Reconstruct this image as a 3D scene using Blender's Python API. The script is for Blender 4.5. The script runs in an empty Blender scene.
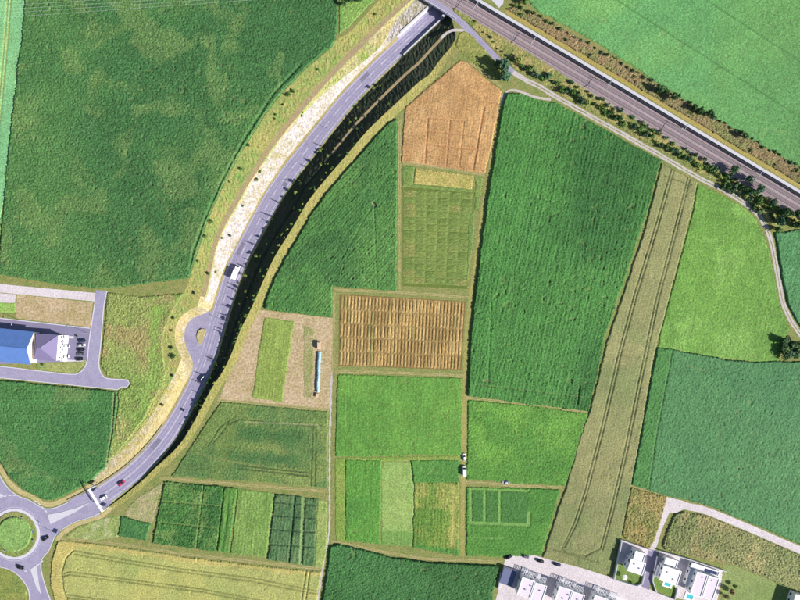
import bpy, bmesh, math, random
import numpy as np
from mathutils import Vector, Matrix
R = math.radians
random.seed(7)
rng = np.random.default_rng(11)
scene = bpy.context.scene
col = scene.collection

# ------------------------------------------------------------------ camera, sky, sun, exposure
S = 0.6            # metres per photo pixel on the field level
CAMH = 330.0       # height of the drone
SUN_EL = 31.5
SUN_AZ = math.atan2(-0.40, 0.917)     # direction towards the sun in the ground plane (world x right, y up the picture)
cam = bpy.data.cameras.new('camera'); cam.sensor_width = 36.0
cam.lens = 18.0 / (400 * S / CAMH); cam.clip_end = 6000; cam.clip_start = 1.0
camo = bpy.data.objects.new('camera', cam); col.objects.link(camo)
camo.location = (0, 0, CAMH); camo.rotation_euler = (0, 0, 0)
scene.camera = camo
w = bpy.data.worlds.new('World'); scene.world = w; w.use_nodes = True
nt = w.node_tree
sky = nt.nodes.new('ShaderNodeTexSky'); sky.sky_type = 'NISHITA'; sky.sun_disc = False
sky.sun_elevation = R(SUN_EL); sky.sun_rotation = math.pi / 2 - SUN_AZ
sky.air_density = 1.0; sky.dust_density = 0.6
nt.links.new(sky.outputs[0], nt.nodes['Background'].inputs[0])
nt.nodes['Background'].inputs[1].default_value = 0.06
sl = bpy.data.lights.new('sun', 'SUN'); sl.energy = 4.6; sl.angle = R(0.5); sl.color = (1.0, 0.95, 0.87)
so = bpy.data.objects.new('sun', sl); col.objects.link(so)
sd = Vector((math.cos(SUN_AZ) * math.cos(R(SUN_EL)), math.sin(SUN_AZ) * math.cos(R(SUN_EL)), math.sin(R(SUN_EL))))
so.rotation_euler = sd.to_track_quat('Z', 'Y').to_euler(); so.location = (0, 0, 400)
scene.view_settings.view_transform = 'Standard'; scene.view_settings.look = 'None'
scene.view_settings.gamma = 1.0; scene.view_settings.exposure = 0.8
scene.view_settings.use_curve_mapping = False
scene.render.engine = 'CYCLES'

# ------------------------------------------------------------------ helpers
def P(px, py, z=0.0):
    k = S * (CAMH - z) / CAMH
    return ((px - 400) * k, (300 - py) * k, z)
def PN(a, z=0.0):
    a = np.asarray(a, float); k = S * (CAMH - np.asarray(z)) / CAMH
    return np.stack([(a[..., 0] - 400) * k, (300 - a[..., 1]) * k], -1)
def lin(r, g, b, k=1.0):
    f = lambda c: (c / 255 / 12.92 if c / 255 <= 0.04045 else ((c / 255 + 0.055) / 1.055) ** 2.4) * k
    return (f(r), f(g), f(b))
KX = 1 / 1.45
def C(r, g, b, k=KX): return lin(r, g, b, k)

def tag(o, label=None, cat=None, group=None, kind=None):
    if label: o['label'] = label
    if cat: o['category'] = cat
    if group: o['group'] = group
    if kind: o['kind'] = kind
    return o
def empty(name, loc=(0, 0, 0), rz=0.0):
    o = bpy.data.objects.new(name, None); col.objects.link(o)
    o.location = loc; o.rotation_euler = (0, 0, rz); o.empty_display_size = 0.3
    return o
def link(name, me, parent=None):
    o = bpy.data.objects.new(name, me); col.objects.link(o)
    if parent is not None: o.parent = parent
    return o
def mesh(name, vs, fs, mat, smooth=False):
    me = bpy.data.meshes.new(name); me.from_pydata([tuple(v) for v in vs], [], fs)
    if mat is not None: me.materials.append(mat)
    if smooth:
        me.polygons.foreach_set('use_smooth', [True] * len(me.polygons))
    me.update(); return me
def obj(name, vs, fs, mat, parent=None, smooth=False):
    return link(name, mesh(name, vs, fs, mat, smooth), parent)

class MB:
    def __init__(s): s.v = []; s.f = []
    def box(s, x0, x1, y0, y1, z0, z1):
        b = len(s.v)
        s.v += [(x0, y0, z0), (x1, y0, z0), (x1, y1, z0), (x0, y1, z0), (x0, y0, z1), (x1, y0, z1), (x1, y1, z1), (x0, y1, z1)]
        s.f += [(b, b+3, b+2, b+1), (b+4, b+5, b+6, b+7), (b, b+1, b+5, b+4), (b+1, b+2, b+6, b+5), (b+2, b+3, b+7, b+6), (b+3, b, b+4, b+7)]
        return s
    def bar(s, a, b, r, n=6, r2=None):
        a = Vector(a); b = Vector(b); d = (b - a).normalized(); r2 = r if r2 is None else r2
        u = d.orthogonal().normalized(); v = d.cross(u); o = len(s.v)
        for p, rr in ((a, r), (b, r2)):
            for i in range(n):
                t = 2 * math.pi * i / n; s.v.append(tuple(p + (u * math.cos(t) + v * math.sin(t)) * rr))
        for i in range(n): s.f.append((o + i, o + (i + 1) % n, o + n + (i + 1) % n, o + n + i))
        s.f.append(tuple(o + i for i in range(n))[::-1]); s.f.append(tuple(o + n + i for i in range(n)))
        return s
    def prism(s, poly, z0, z1):
        b = len(s.v); n = len(poly)
        s.v += [(p[0], p[1], z0) for p in poly] + [(p[0], p[1], z1) for p in poly]
        s.f += [tuple(b + i for i in range(n))[::-1], tuple(b + n + i for i in range(n))]
        s.f += [(b + i, b + (i + 1) % n, b + n + (i + 1) % n, b + n + i) for i in range(n)]
        return s
    def build(s, name, mat, parent=None, smooth=False): return obj(name, s.v, s.f, mat, parent, smooth)

# ------------------------------------------------------------------ numpy noise
def _h(ix, iy, seed):
    n = (ix.astype(np.int64) * 374761393 + iy.astype(np.int64) * 668265263 + seed * 982451653) & 0x7fffffff
    n = ((n ^ (n >> 13)) * 1274126177) & 0x7fffffff
    n = (n ^ (n >> 16)) & 0xffff
    return n / 65535.0
def vn(x, y, sc, seed=0):
    x = x / sc; y = y / sc
    ix = np.floor(x); iy = np.floor(y); fx = x - ix; fy = y - iy
    fx = fx * fx * (3 - 2 * fx); fy = fy * fy * (3 - 2 * fy)
    a = _h(ix, iy, seed); b = _h(ix + 1, iy, seed); c = _h(ix, iy + 1, seed); d = _h(ix + 1, iy + 1, seed)
    return (a * (1 - fx) + b * fx) * (1 - fy) + (c * (1 - fx) + d * fx) * fy
def fbm(x, y, sc, seed=0, o=3):
    t = 0; a = 1; s = 0
    for i in range(o):
        t = t + a * vn(x, y, sc / 2 ** i, seed + i * 17); s += a; a *= 0.55
    return t / s
def sstep(e0, e1, x):
    t = np.clip((x - e0) / (e1 - e0), 0, 1); return t * t * (3 - 2 * t)

# ------------------------------------------------------------------ polygon distance
def poly_sd(pts, poly):
    """signed distance (positive inside) and nearest boundary point"""
    x, y = pts[:, 0], pts[:, 1]; n = len(poly)
    best = np.full(len(pts), 1e18); near = np.zeros_like(pts); ins = np.zeros(len(pts), bool)
    for i in range(n):
        a = poly[i]; b = poly[(i + 1) % n]; d = b - a; L = max(d @ d, 1e-12)
        t = np.clip(((x - a[0]) * d[0] + (y - a[1]) * d[1]) / L, 0, 1)
        qx = a[0] + t * d[0]; qy = a[1] + t * d[1]; dd = (x - qx) ** 2 + (y - qy) ** 2
        m = dd < best; best[m] = dd[m]; near[m, 0] = qx[m]; near[m, 1] = qy[m]
        c = (a[1] > y) != (b[1] > y)
        if abs(d[1]) > 1e-12: ins ^= c & (x < (b[0] - a[0]) * (y - a[1]) / d[1] + a[0])
    return np.where(ins, 1, -1) * np.sqrt(best), near
def line_dist(pts, pl):
    x, y = pts[:, 0], pts[:, 1]; best = np.full(len(pts), 1e18)
    for i in range(len(pl) - 1):
        a = pl[i]; b = pl[i + 1]; d = b - a; L = max(d @ d, 1e-12)
        t = np.clip(((x - a[0]) * d[0] + (y - a[1]) * d[1]) / L, 0, 1)
        best = np.minimum(best, (x - a[0] - t * d[0]) ** 2 + (y - a[1] - t * d[1]) ** 2)
    return np.sqrt(best)
def crom(pts, step=3.0):
    """Catmull-Rom resample of a pixel polyline"""
    p = np.asarray(pts, float); out = []
    q = np.vstack([2 * p[0] - p[1], p, 2 * p[-1] - p[-2]])
    for i in range(1, len(q) - 2):
        n = max(1, int(np.linalg.norm(q[i + 1] - q[i]) / step))
        for k in range(n):
            t = k / n; a, b, c, d = q[i - 1], q[i], q[i + 1], q[i + 2]
            out.append(0.5 * ((2 * b) + (c - a) * t + (2 * a - 5 * b + 4 * c - d) * t * t + (3 * b - a - 3 * c + d) * t ** 3))
    out.append(p[-1]); return np.array(out)

# ------------------------------------------------------------------ materials
def newmat(name):
    m = bpy.data.materials.new(name); m.use_nodes = True
    b = m.node_tree.nodes['Principled BSDF']; b.inputs['Roughness'].default_value = 0.85
    b.inputs['Specular IOR Level'].default_value = 0.2
    return m, m.node_tree, b
def plain(name, c, rough=0.6, metal=0.0, spec=0.4, var=0.12, sc=3.0):
    """single tone with slight procedural mottling"""
    m, t, b = newmat(name); b.inputs['Roughness'].default_value = rough; b.inputs['Metallic'].default_value = metal
    b.inputs['Specular IOR Level'].default_value = spec
    tc = t.nodes.new('ShaderNodeNewGeometry'); n = t.nodes.new('ShaderNodeTexNoise'); n.inputs['Scale'].default_value = sc; n.inputs['Detail'].default_value = 4
    t.links.new(tc.outputs['Position'], n.inputs['Vector'])
    mx = t.nodes.new('ShaderNodeMix'); mx.data_type = 'RGBA'
    mx.inputs[6].default_value = (*[x * (1 - var) for x in c], 1); mx.inputs[7].default_value = (*[min(1, x * (1 + var)) for x in c], 1)
    t.links.new(n.outputs['Fac'], mx.inputs[0]); t.links.new(mx.outputs[2], b.inputs['Base Color'])
    return m
def soil(name, cs, scales=(0.03, 0.15, 1.2), bump=0.0, contrast=1.0, rough=0.9):
    """three tones mixed by large, middle and fine noise"""
    m, t, b = newmat(name); b.inputs['Roughness'].default_value = rough
    tc = t.nodes.new('ShaderNodeNewGeometry'); prev = None
    rgb = [(*c, 1) for c in cs]
    for i, s in enumerate(scales):
        n = t.nodes.new('ShaderNodeTexNoise'); n.inputs['Scale'].default_value = s; n.inputs['Detail'].default_value = 5; n.inputs['Roughness'].default_value = 0.6
        t.links.new(tc.outputs['Position'], n.inputs['Vector'])
        r = t.nodes.new('ShaderNodeMapRange'); wd = 0.16 / contrast
        r.inputs[1].default_value = 0.5 - wd; r.inputs[2].default_value = 0.5 + wd
        t.links.new(n.outputs['Fac'], r.inputs[0])
        mx = t.nodes.new('ShaderNodeMix'); mx.data_type = 'RGBA'
        if i < 2:
            if prev is None: mx.inputs[6].default_value = rgb[0]
            else: t.links.new(prev, mx.inputs[6])
            mx.inputs[7].default_value = rgb[min(i + 1, len(rgb) - 1)]
            if i == 1:
                q = t.nodes.new('ShaderNodeMath'); q.operation = 'MULTIPLY'; q.inputs[1].default_value = 0.6
                t.links.new(r.outputs[0], q.inputs[0]); t.links.new(q.outputs[0], mx.inputs[0])
            else: t.links.new(r.outputs[0], mx.inputs[0])
        else:
            mx.blend_type = 'MULTIPLY'; mx.inputs[0].default_value = 1.0
            t.links.new(prev, mx.inputs[6])
            r.inputs[3].default_value = 0.72; r.inputs[4].default_value = 1.22
            t.links.new(r.outputs[0], mx.inputs[7])
            if bump:
                bp = t.nodes.new('ShaderNodeBump'); bp.inputs['Strength'].default_value = bump; bp.inputs['Distance'].default_value = 0.3
                t.links.new(n.outputs['Fac'], bp.inputs['Height']); t.links.new(bp.outputs[0], b.inputs['Normal'])
        prev = mx.outputs[2]
    t.links.new(prev, b.inputs['Base Color'])
    return m
def leafmat(name):
    """plant cover: colour of each plant from the mesh, fine leaf mottling from noise"""
    m, t, b = newmat(name); b.inputs['Roughness'].default_value = 0.8
    at = t.nodes.new('ShaderNodeAttribute'); at.attribute_name = 'Col'
    tc = t.nodes.new('ShaderNodeNewGeometry'); n = t.nodes.new('ShaderNodeTexNoise'); n.inputs['Scale'].default_value = 1.5; n.inputs['Detail'].default_value = 2
    t.links.new(tc.outputs['Position'], n.inputs['Vector'])
    r = t.nodes.new('ShaderNodeMapRange'); r.inputs[1].default_value = 0.32; r.inputs[2].default_value = 0.68; r.inputs[3].default_value = 0.66; r.inputs[4].default_value = 1.34
    t.links.new(n.outputs['Fac'], r.inputs[0])
    mx = t.nodes.new('ShaderNodeMix'); mx.data_type = 'RGBA'; mx.blend_type = 'MULTIPLY'; mx.inputs[0].default_value = 1
    t.links.new(at.outputs['Color'], mx.inputs[6]); t.links.new(r.outputs[0], mx.inputs[7]); t.links.new(mx.outputs[2], b.inputs['Base Color'])
    return m
M = {}
ASPH = C(176, 170, 202)
M['asphalt'] = soil('asphalt', [ASPH, C(156, 150, 180), C(190, 184, 210)], (0.035, 0.25, 2.0), contrast=0.9)
M['asphalt_worn'] = soil('worn_asphalt', [C(164, 158, 190), C(152, 147, 178), C(174, 168, 196)], (0.05, 0.3, 2.0), contrast=0.9)
M['asphalt_patch'] = soil('patched_asphalt', [C(140, 136, 160), C(132, 128, 152), C(150, 146, 170)], (0.2, 0.6, 2.0), contrast=0.9)
M['asphalt_dark'] = soil('asphalt_dark', [C(150, 144, 176), C(140, 134, 166), C(160, 154, 182)], (0.08, 0.4, 2.5), contrast=0.6)
M['paving'] = soil('pale_paving', [C(236, 226, 232), C(216, 204, 208), C(242, 234, 240)], (0.05, 0.25, 1.4), contrast=1.0)
M['concrete'] = soil('concrete', [C(226, 224, 236), C(212, 210, 224), C(232, 230, 238)], (0.1, 0.5, 3.0), contrast=0.6)
M['paint'] = plain('road_paint', C(236, 234, 244), 0.6, var=0.1, sc=1.5)
M['paint_worn'] = plain('worn_road_paint', C(208, 204, 226), 0.7, var=0.12, sc=0.8)
M['kerb'] = plain('kerb_stone', C(226, 222, 236), 0.8, var=0.1, sc=1.0)
M['track'] = soil('farm_track_gravel', [C(214, 204, 204), C(196, 186, 182), C(224, 216, 218)], (0.06, 0.4, 2.0))
M['ground'] = soil('dry_verge', [C(146, 152, 90), C(124, 148, 76), C(172, 160, 108)], (0.09, 0.35, 1.2), bump=0.7, contrast=1.3)
M['rut'] = soil('trodden_lane', [C(186, 172, 122), C(166, 162, 100), C(198, 184, 140)], (0.12, 0.4, 1.4), bump=0.4, contrast=1.4)
M['bank'] = soil('bank_grass', [C(164, 170, 98), C(130, 162, 86), C(184, 164, 108)], (0.045, 0.2, 1.2), bump=0.7, contrast=1.3)
M['dirt'] = soil('dirt_track', [C(178, 158, 120), C(166, 148, 122), C(188, 168, 124)], (0.1, 0.4, 1.6), bump=0.4)
M['weeds'] = soil('weedy_bank', [C(196, 184, 120), C(150, 176, 84), C(210, 196, 160)], (0.07, 0.22, 1.0), bump=0.6, contrast=1.5)
M['gravel'] = soil('chalk_gravel', [C(206, 196, 196), C(180, 172, 134), C(214, 206, 208)], (0.12, 0.3, 0.9), bump=0.5, contrast=1.5)
M['mixed'] = soil('gravelly_sand', [C(204, 186, 138), C(190, 180, 108), C(214, 202, 186)], (0.1, 0.3, 1.1), bump=0.7, contrast=1.5)
M['sand'] = soil('sandy_verge', [C(208, 188, 134), C(190, 178, 116), C(218, 204, 158)], (0.08, 0.3, 1.3), bump=0.5)
M['verge'] = soil('straw_verge', [C(180, 164, 108), C(156, 148, 92), C(198, 182, 126)], (0.08, 0.4, 1.5), bump=0.4)
M['slope'] = soil('shade_toned_slope', [C(70, 80, 62), C(54, 72, 48), C(84, 86, 74)], (0.1, 0.35, 1.3), bump=0.8)  # soil and dark green, kept extra dark: bank shade is partly in the colour
M['crest'] = soil('crest_grass', [C(178, 170, 100), C(154, 160, 86), C(190, 176, 116)], (0.07, 0.3, 1.3), bump=0.6)
M['bare'] = soil('bare_soil', [C(206, 182, 146), C(184, 166, 120), C(214, 192, 162)], (0.06, 0.16, 0.8), bump=0.3, contrast=1.4)
M['brownsoil'] = soil('trial_soil', [C(138, 112, 68), C(122, 100, 60), C(150, 126, 78)], (0.05, 0.3, 1.3), bump=0.4)
M['ballast'] = soil('ballast', [C(186, 166, 172), C(172, 154, 158), C(194, 176, 184)], (0.06, 0.4, 2.4), bump=0.5, contrast=0.7)
M['rail'] = plain('rail_steel', C(176, 150, 150), 0.5, 0.0)
M['sleeper'] = plain('sleeper_concrete', C(196, 182, 188), 0.9)
M['barrier'] = plain('barrier_panel', C(70, 84, 100), 0.7)
M['steel'] = plain('galvanised_steel', C(200, 204, 212), 0.45, 0.5)
M['white'] = plain('white_paint', (0.8, 0.8, 0.82), 0.5)
M['lawn'] = soil('lawn', [C(112, 150, 62), C(98, 142, 56), C(128, 156, 72)], (0.06, 0.3, 1.6), bump=0.3, contrast=0.8)
LEAF = leafmat('crop_leaves')

# ------------------------------------------------------------------ crop cover: relief mesh of plants, one per field
def canopy(name, label, cat, poly, angle=0.0, cell=0.42, h=0.8, jit=0.25, cols=((0.05, 0.1, 0.03), (0.07, 0.13, 0.04)),
           patch=35.0, row=None, rowh=0.25, rowc=0.15, speck=0.18, lines=(), patches=(), z0=0.0, kind='stuff', fine=0.5, third=None, seed=None, bound=(-60, 860, -50, 650), smooth=False):
    sd_ = seed if seed is not None else (abs(hash_name(label)) % 9973)
    pw = PN(np.asarray(poly, float))
    ca, sa = math.cos(angle), math.sin(angle)
    rot = np.array([[ca, sa], [-sa, ca]])
    q = pw @ rot.T
    mn = q.min(0) - cell; mx = q.max(0) + cell
    nx = int((mx[0] - mn[0]) / cell) + 2; ny = int((mx[1] - mn[1]) / cell) + 2
    gx, gy = np.meshgrid(mn[0] + np.arange(nx) * cell, mn[1] + np.arange(ny) * cell)
    g = np.stack([gx.ravel(), gy.ravel()], 1)
    r = np.random.default_rng(sd_)
    gj = g + r.uniform(-0.28, 0.28, g.shape) * cell
    pts = gj @ rot
    sdv, near = poly_sd(pts, pw)
    sdv = sdv + 1.1 * (fbm(pts[:, 0], pts[:, 1], 5.0, sd_ + 91, 3) - 0.5)      # ragged field margins
    ins = (sdv > 0).reshape(ny, nx)
    cellin = ins[:-1, :-1] | ins[1:, :-1] | ins[:-1, 1:] | ins[1:, 1:]
    used = np.zeros((ny, nx), bool)
    used[:-1, :-1] |= cellin; used[1:, :-1] |= cellin; used[:-1, 1:] |= cellin; used[1:, 1:] |= cellin
    idx = np.full(ny * nx, -1); u = used.ravel(); idx[u] = np.arange(u.sum())
    j, i = np.nonzero(cellin); base = j * nx + i
    faces = np.stack([idx[base], idx[base + 1], idx[base + nx + 1], idx[base + nx]], 1)
    pts = pts[u]; sdv = sdv[u]; near = near[u]; loc = gj[u]
    out = sdv <= 0
    p2 = pts
    x, y = p2[:, 0], p2[:, 1]
    n1 = fbm(x, y, patch, sd_, 3); n2 = fbm(x, y, patch / 6, sd_ + 5, 3); nf = r.random(len(x))
    c = np.array(cols, float)
    f = sstep(0.32, 0.68, n1)[:, None]
    colr = c[0] * (1 - f) + c[1] * f
    if third is not None:
        tcol, amount, tsc = third
        wx = 1.6 * tsc * (fbm(x, y, tsc * 1.5, sd_ + 61, 2) - 0.5); wy = 1.6 * tsc * (fbm(x, y, tsc * 1.5, sd_ + 63, 2) - 0.5)
        q3 = fbm(x + wx, y + wy, tsc, sd_ + 40, 4); th = np.quantile(q3, 1 - amount)
        f3 = (sstep(th - 0.09, th + 0.13, q3))[:, None] * 0.65
        colr = colr * (1 - f3) + np.array(tcol) * f3
    colr = colr * (1 + 0.28 * (n2 - 0.5))[:, None]
    hh = h * (0.86 + 0.28 * (n2 - 0.5)) + 0.66 * jit * (nf - 0.5) * 2
    if row:
        wob = 0.5 * (fbm(x, y, 30, sd_ + 9, 2) - 0.5) * row * 1.2
        ph = 0.25 * np.cos(2 * math.pi * (loc[:, 1] + wob) / row) + 1.5 * (fbm(loc[:, 0] / 7.0, loc[:, 1], row * 0.8, sd_ + 33, 2) - 0.5)
        amp = 0.5 + fbm(x, y, 14, sd_ + 21, 2)
        hh = hh + rowh * ph * amp; colr = colr * (1 + rowc * ph * amp)[:, None]
    colr = colr * (1 + 1.15 * speck * (r.random(len(x)) - 0.5) * 2)[:, None]
    big = fbm(x, y, 130, sd_ + 71, 2); colr = colr * (1 + 0.3 * (big - 0.5))[:, None]
    gap = sstep(0.8, 0.93, vn(x, y, 1.9, sd_ + 55)) * sstep(0.35, 0.65, fbm(x, y, 25, sd_ + 57, 2))      # thin spots with fewer leaves
    colr = colr * (1 - 0.35 * gap[:, None]) + 0.35 * gap[:, None] * (colr * 0.5 + np.array(C(150, 150, 90)) * 0.5); hh = hh * (1 - 0.35 * gap)
    for pa in patches:
        pp, pc, ph_, *rest = pa
        soft = rest[0] if rest else 0.6
        d, _ = poly_sd(p2, PN(np.asarray(pp, float)))
        m = sstep(-soft, soft, d + (n2 - 0.5) * soft * 2)
        colr = colr * (1 - m[:, None]) + (np.array(pc) * (1 + 0.3 * (n2 - 0.5) + speck * (nf - 0.5))[:, None]) * m[:, None]
        hh = hh * (1 - m * (1 - ph_))
    for li in lines:
        pl, wd, hf, lc = li
        d = line_dist(p2, PN(np.asarray(pl, float)))
        m = 1 - sstep(wd * 0.5, wd * 0.5 + 0.4, d + 0.4 * (n2 - 0.5))
        hh = hh * (1 - m * (1 - hf))
        if lc is not None: colr = colr * (1 - m[:, None]) + np.array(lc) * m[:, None]
    lum = (colr @ np.array([0.2126, 0.7152, 0.0722]))[:, None]
    gr = np.clip((colr[:, 1:2] - colr[:, 0:1]) / (colr[:, 1:2] + 1e-6), 0, 1)
    colr = (colr * 0.88 + lum * 0.12) * (1 + gr * np.array([0.32, 0.0, -0.2])) * (1.06 + 0.16 * gr * (lum < 0.14))
    z = np.maximum(hh, 0.06); z = np.where(out, 0.0, z) + z0
    me = bpy.data.meshes.new(name)
    nv = len(x); me.vertices.add(nv); me.vertices.foreach_set('co', np.stack([x, y, z], 1).astype(np.float32).ravel())
    nf_ = len(faces); me.loops.add(nf_ * 4); me.loops.foreach_set('vertex_index', faces.astype(np.int32).ravel())
    me.polygons.add(nf_); me.polygons.foreach_set('loop_start', np.arange(0, nf_ * 4, 4, dtype=np.int32))
    me.polygons.foreach_set('loop_total', np.full(nf_, 4, np.int32))
    a = me.attributes.new('Col', 'FLOAT_COLOR', 'POINT')
    a.data.foreach_set('color', np.concatenate([np.clip(colr, 0.002, 0.95), np.ones((nv, 1))], 1).astype(np.float32).ravel())
    me.materials.append(LEAF); me.update(calc_edges=True); me.validate()
    if smooth: me.polygons.foreach_set('use_smooth', [True] * nf_)
    o = link(name, me); tag(o, label, cat, kind=kind)
    return o
def hash_name(s):
    v = 7
    for ch in s: v = (v * 131 + ord(ch)) % 1000003
    return v

def flat(name, poly, z, mat, parent=None, kind='structure', thick=0.0, label=None, cat=None):
    me = bpy.data.meshes.new(name); bm = bmesh.new()
    pts = [P(a, b, 0) for a, b in poly]
    vs = [bm.verts.new((p[0], p[1], z)) for p in pts]
    f = bm.faces.new(vs); f.normal_update()
    if f.normal.z < 0: f.normal_flip()
    if thick:
        r = bmesh.ops.extrude_face_region(bm, geom=[f])
        for v in [g for g in r['geom'] if isinstance(g, bmesh.types.BMVert)]: v.co.z -= thick
        bmesh.ops.recalc_face_normals(bm, faces=bm.faces[:])
    bmesh.ops.triangulate(bm, faces=[f for f in bm.faces if len(f.verts) > 4])
    bm.to_mesh(me); bm.free(); me.materials.append(mat)
    o = link(name, me, parent)
    if parent is None: tag(o, label, cat, kind=kind)
    return o
def offs(pl, d):
    pl = np.asarray(pl, float); t = np.gradient(pl, axis=0); t /= np.linalg.norm(t, axis=1)[:, None] + 1e-9
    return pl + np.stack([-t[:, 1], t[:, 0]], 1) * np.asarray(d).reshape(-1, 1)
def strip(name, pl, wpx, z, mat, parent=None, kind='structure', step=3.0, zbot=None, edge=0.0, label=None, cat=None, closed=False):
    """ribbon along a pixel polyline; zbot gives it real thickness"""
    p = crom(pl, step) if step else np.asarray(pl, float)
    jl = (rng.random(len(p)) - 0.5) * edge; jr = (rng.random(len(p)) - 0.5) * edge
    a = PN(offs(p, -wpx / 2 + jl)); b = PN(offs(p, wpx / 2 + jr)); n = len(p); vs = []; fs = []
    zz = np.broadcast_to(z, (n,))
    for i in range(n): vs += [(*a[i], zz[i]), (*b[i], zz[i])]
    for i in range(n - 1): fs.append((2*i, 2*i+1, 2*i+3, 2*i+2))
    if zbot is not None:
        o = len(vs)
        for i in range(n): vs += [(*a[i], zbot), (*b[i], zbot)]
        for i in range(n - 1):
            fs.append((2*i, 2*i+2, o+2*i+2, o+2*i)); fs.append((2*i+1, o+2*i+1, o+2*i+3, 2*i+3))
        fs += [(0, o, o+1, 1), (2*n-2, 2*n-1, o+2*n-1, o+2*n-2)]
    o_ = obj(name, vs, fs, mat, parent)
    if parent is None: tag(o_, label, cat, kind=kind)
    return o_

# ------------------------------------------------------------------ road corridor in its cutting (lofted cross-sections)
Fp = crom([(482, -37), (452, -9), (430, 9), (404, 33), (397, 39.5), (370, 65), (341, 95), (331, 107), (312.5, 130), (300, 146), (285, 164.5), (274, 179.5), (264, 195), (254, 213), (244, 232), (236, 247),
           (227.5, 265), (221, 283), (216.5, 298), (210.6, 317), (204, 340), (199.5, 356), (194, 370), (189, 381), (181, 396), (173, 411), (160, 431), (145, 449), (130, 464), (115, 475.5), (97.5, 487)], 1.5)
for _ in range(30):
    Fp[1:-1] = 0.5 * Fp[1:-1] + 0.25 * (Fp[:-2] + Fp[2:])
NS = len(Fp)
tg = np.gradient(Fp, axis=0); tg /= np.linalg.norm(tg, axis=1)[:, None]
NR = np.stack([tg[:, 1], -tg[:, 0]], 1)          # towards the right bank of the picture
if NR[NS // 2][0] < 0: NR = -NR
Y = Fp[:, 1]
def hit(pl, sign, default=None):
    pl = crom(pl, 2.0); t_out = np.full(NS, np.nan)
    A = pl[:-1]; D = pl[1:] - pl[:-1]
    for i in range(NS):
        p = Fp[i]; n = NR[i]
        den = n[0] * D[:, 1] - n[1] * D[:, 0]; den = np.where(abs(den) < 1e-9, 1e-9, den)
        ap = A - p
        t = (ap[:, 0] * D[:, 1] - ap[:, 1] * D[:, 0]) / den
        u = (ap[:, 0] * n[1] - ap[:, 1] * n[0]) / den
        ok = (u >= 0) & (u <= 1) & (t * sign > 0) & (abs(t) < 130)
        if ok.any(): t_out[i] = t[ok][np.argmin(abs(t[ok]))]
    v = ~np.isnan(t_out); t_out = np.interp(np.arange(NS), np.nonzero(v)[0], t_out[v])
    k = np.ones(7) / 7; tp = np.pad(t_out, 3, 'edge'); return np.convolve(tp, k, 'valid')
tA = hit([(440, -70), (400, -22), (372, 8), (350, 32), (336, 40), (327, 52), (310, 66), (294, 81), (270, 109), (255, 132), (242, 152), (230, 174), (218, 198), (210, 216), (202, 240), (193, 268), (187, 286), (178, 302),
          (168, 320), (162, 340), (164, 362), (166, 378), (152, 403), (141, 422), (118, 452), (100, 470), (86, 482)], -1)
tB = hit([(452, -64), (420, -16), (382.5, 20), (357, 44), (335, 66), (320, 83), (302, 103), (281, 129), (268, 146), (255, 166), (243, 184), (232, 204), (224, 218), (214, 240), (209, 260), (204, 285)], -1)
tC = hit([(456, -60), (423, -12), (386, 23), (361, 48), (339, 70), (324, 86), (306, 107), (285, 132), (272, 149), (259, 169), (247, 187), (236, 207), (228, 220), (218, 242), (213, 262), (208, 288)], -1)
tD = hit([(460, -55), (418, -4), (396, 20), (381, 46), (358, 66), (333, 86), (308, 109), (286, 133), (273, 150), (260, 170), (248, 188), (237, 208), (229, 221), (219, 243), (214, 263), (209, 289), (203, 304), (190, 311), (180, 320), (176, 334), (178, 350), (184, 361), (185, 371), (178, 380),
          (164, 405), (152, 424), (145, 437), (121, 462), (97, 480), (88, 486)], -1)
tE = hit([(405, 29), (370, 62), (341, 92), (312, 127.5), (285, 161), (264, 192), (244, 229), (227, 262), (220, 280), (215, 296), (209.5, 312), (200, 314.5), (189, 321), (184, 334), (186, 347), (190, 355), (193, 362), (192.5, 371), (187.5, 379.5),
          (179.5, 394.5), (171.5, 409), (158.5, 429.5), (143.5, 447.5), (129, 462.5), (97, 485)], -1)
RW = np.interp(Y, [0, 60, 200, 330, 400, 470, 487], [15, 15.5, 17, 16.5, 15.5, 18, 20])
tG = RW
tK = hit([(520, -60), (490, -30), (466, -6), (453, 8), (450, 17), (453, 26), (456, 35), (453, 44), (440, 60), (429, 75), (420, 81), (405, 95), (370, 128), (347.5, 154), (320, 186), (307, 203), (301, 213), (290, 232), (278, 251), (270, 266), (262.5, 283), (250, 311), (240, 331), (231, 355), (222.5, 372),
          (215, 383), (207.5, 396), (195, 420), (180, 444), (160, 463.5), (140, 481), (114, 502)], 1)
tI = hit([(500, -30), (470, -5), (452, 22), (445, 33), (430, 47), (418, 58), (398, 79), (386, 91), (363, 115), (345, 134), (339, 142), (311, 175), (291, 209), (275, 232), (262, 252), (250, 280), (236, 312), (222, 345), (209, 375), (190, 415), (170, 442), (150, 465), (112, 500)], 1)
depth = np.interp(Y, [-40, 40, 100, 200, 265, 310, 350, 400, 440, 470, 487], [6.6, 6.8, 8.6, 9.8, 9.0, 7.4, 5.6, 3.9, 2.2, 0.8, -0.03])
cf = np.clip(depth / 6, 0, 1)
nearb = 1 - sstep(38, 52, Y)                      # retaining walls next to the bridge
lay = sstep(311, 316, Y) * (1 - sstep(372, 382, Y))
zI = np.interp(Y, [-40, 22, 34, 60, 90, 200, 265, 400, 487], [0.3, 0.3, 0.34, 0.46, 0.5, 0.5, 0.5, 0.5, 0.5]) * -depth
mid = np.linspace
tA = np.minimum(tA, -8.0); tE = np.minimum(tE, -1.2)
tD = np.minimum(tD, tE - 1.0); tC = np.minimum(tC, tD - 0.4); tB = np.minimum(tB, tC - 1.0); tA = np.minimum(tA, tB - 0.8)
tH = tG + 1.6
tK = np.maximum(tK, tH + 1.2)
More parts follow.
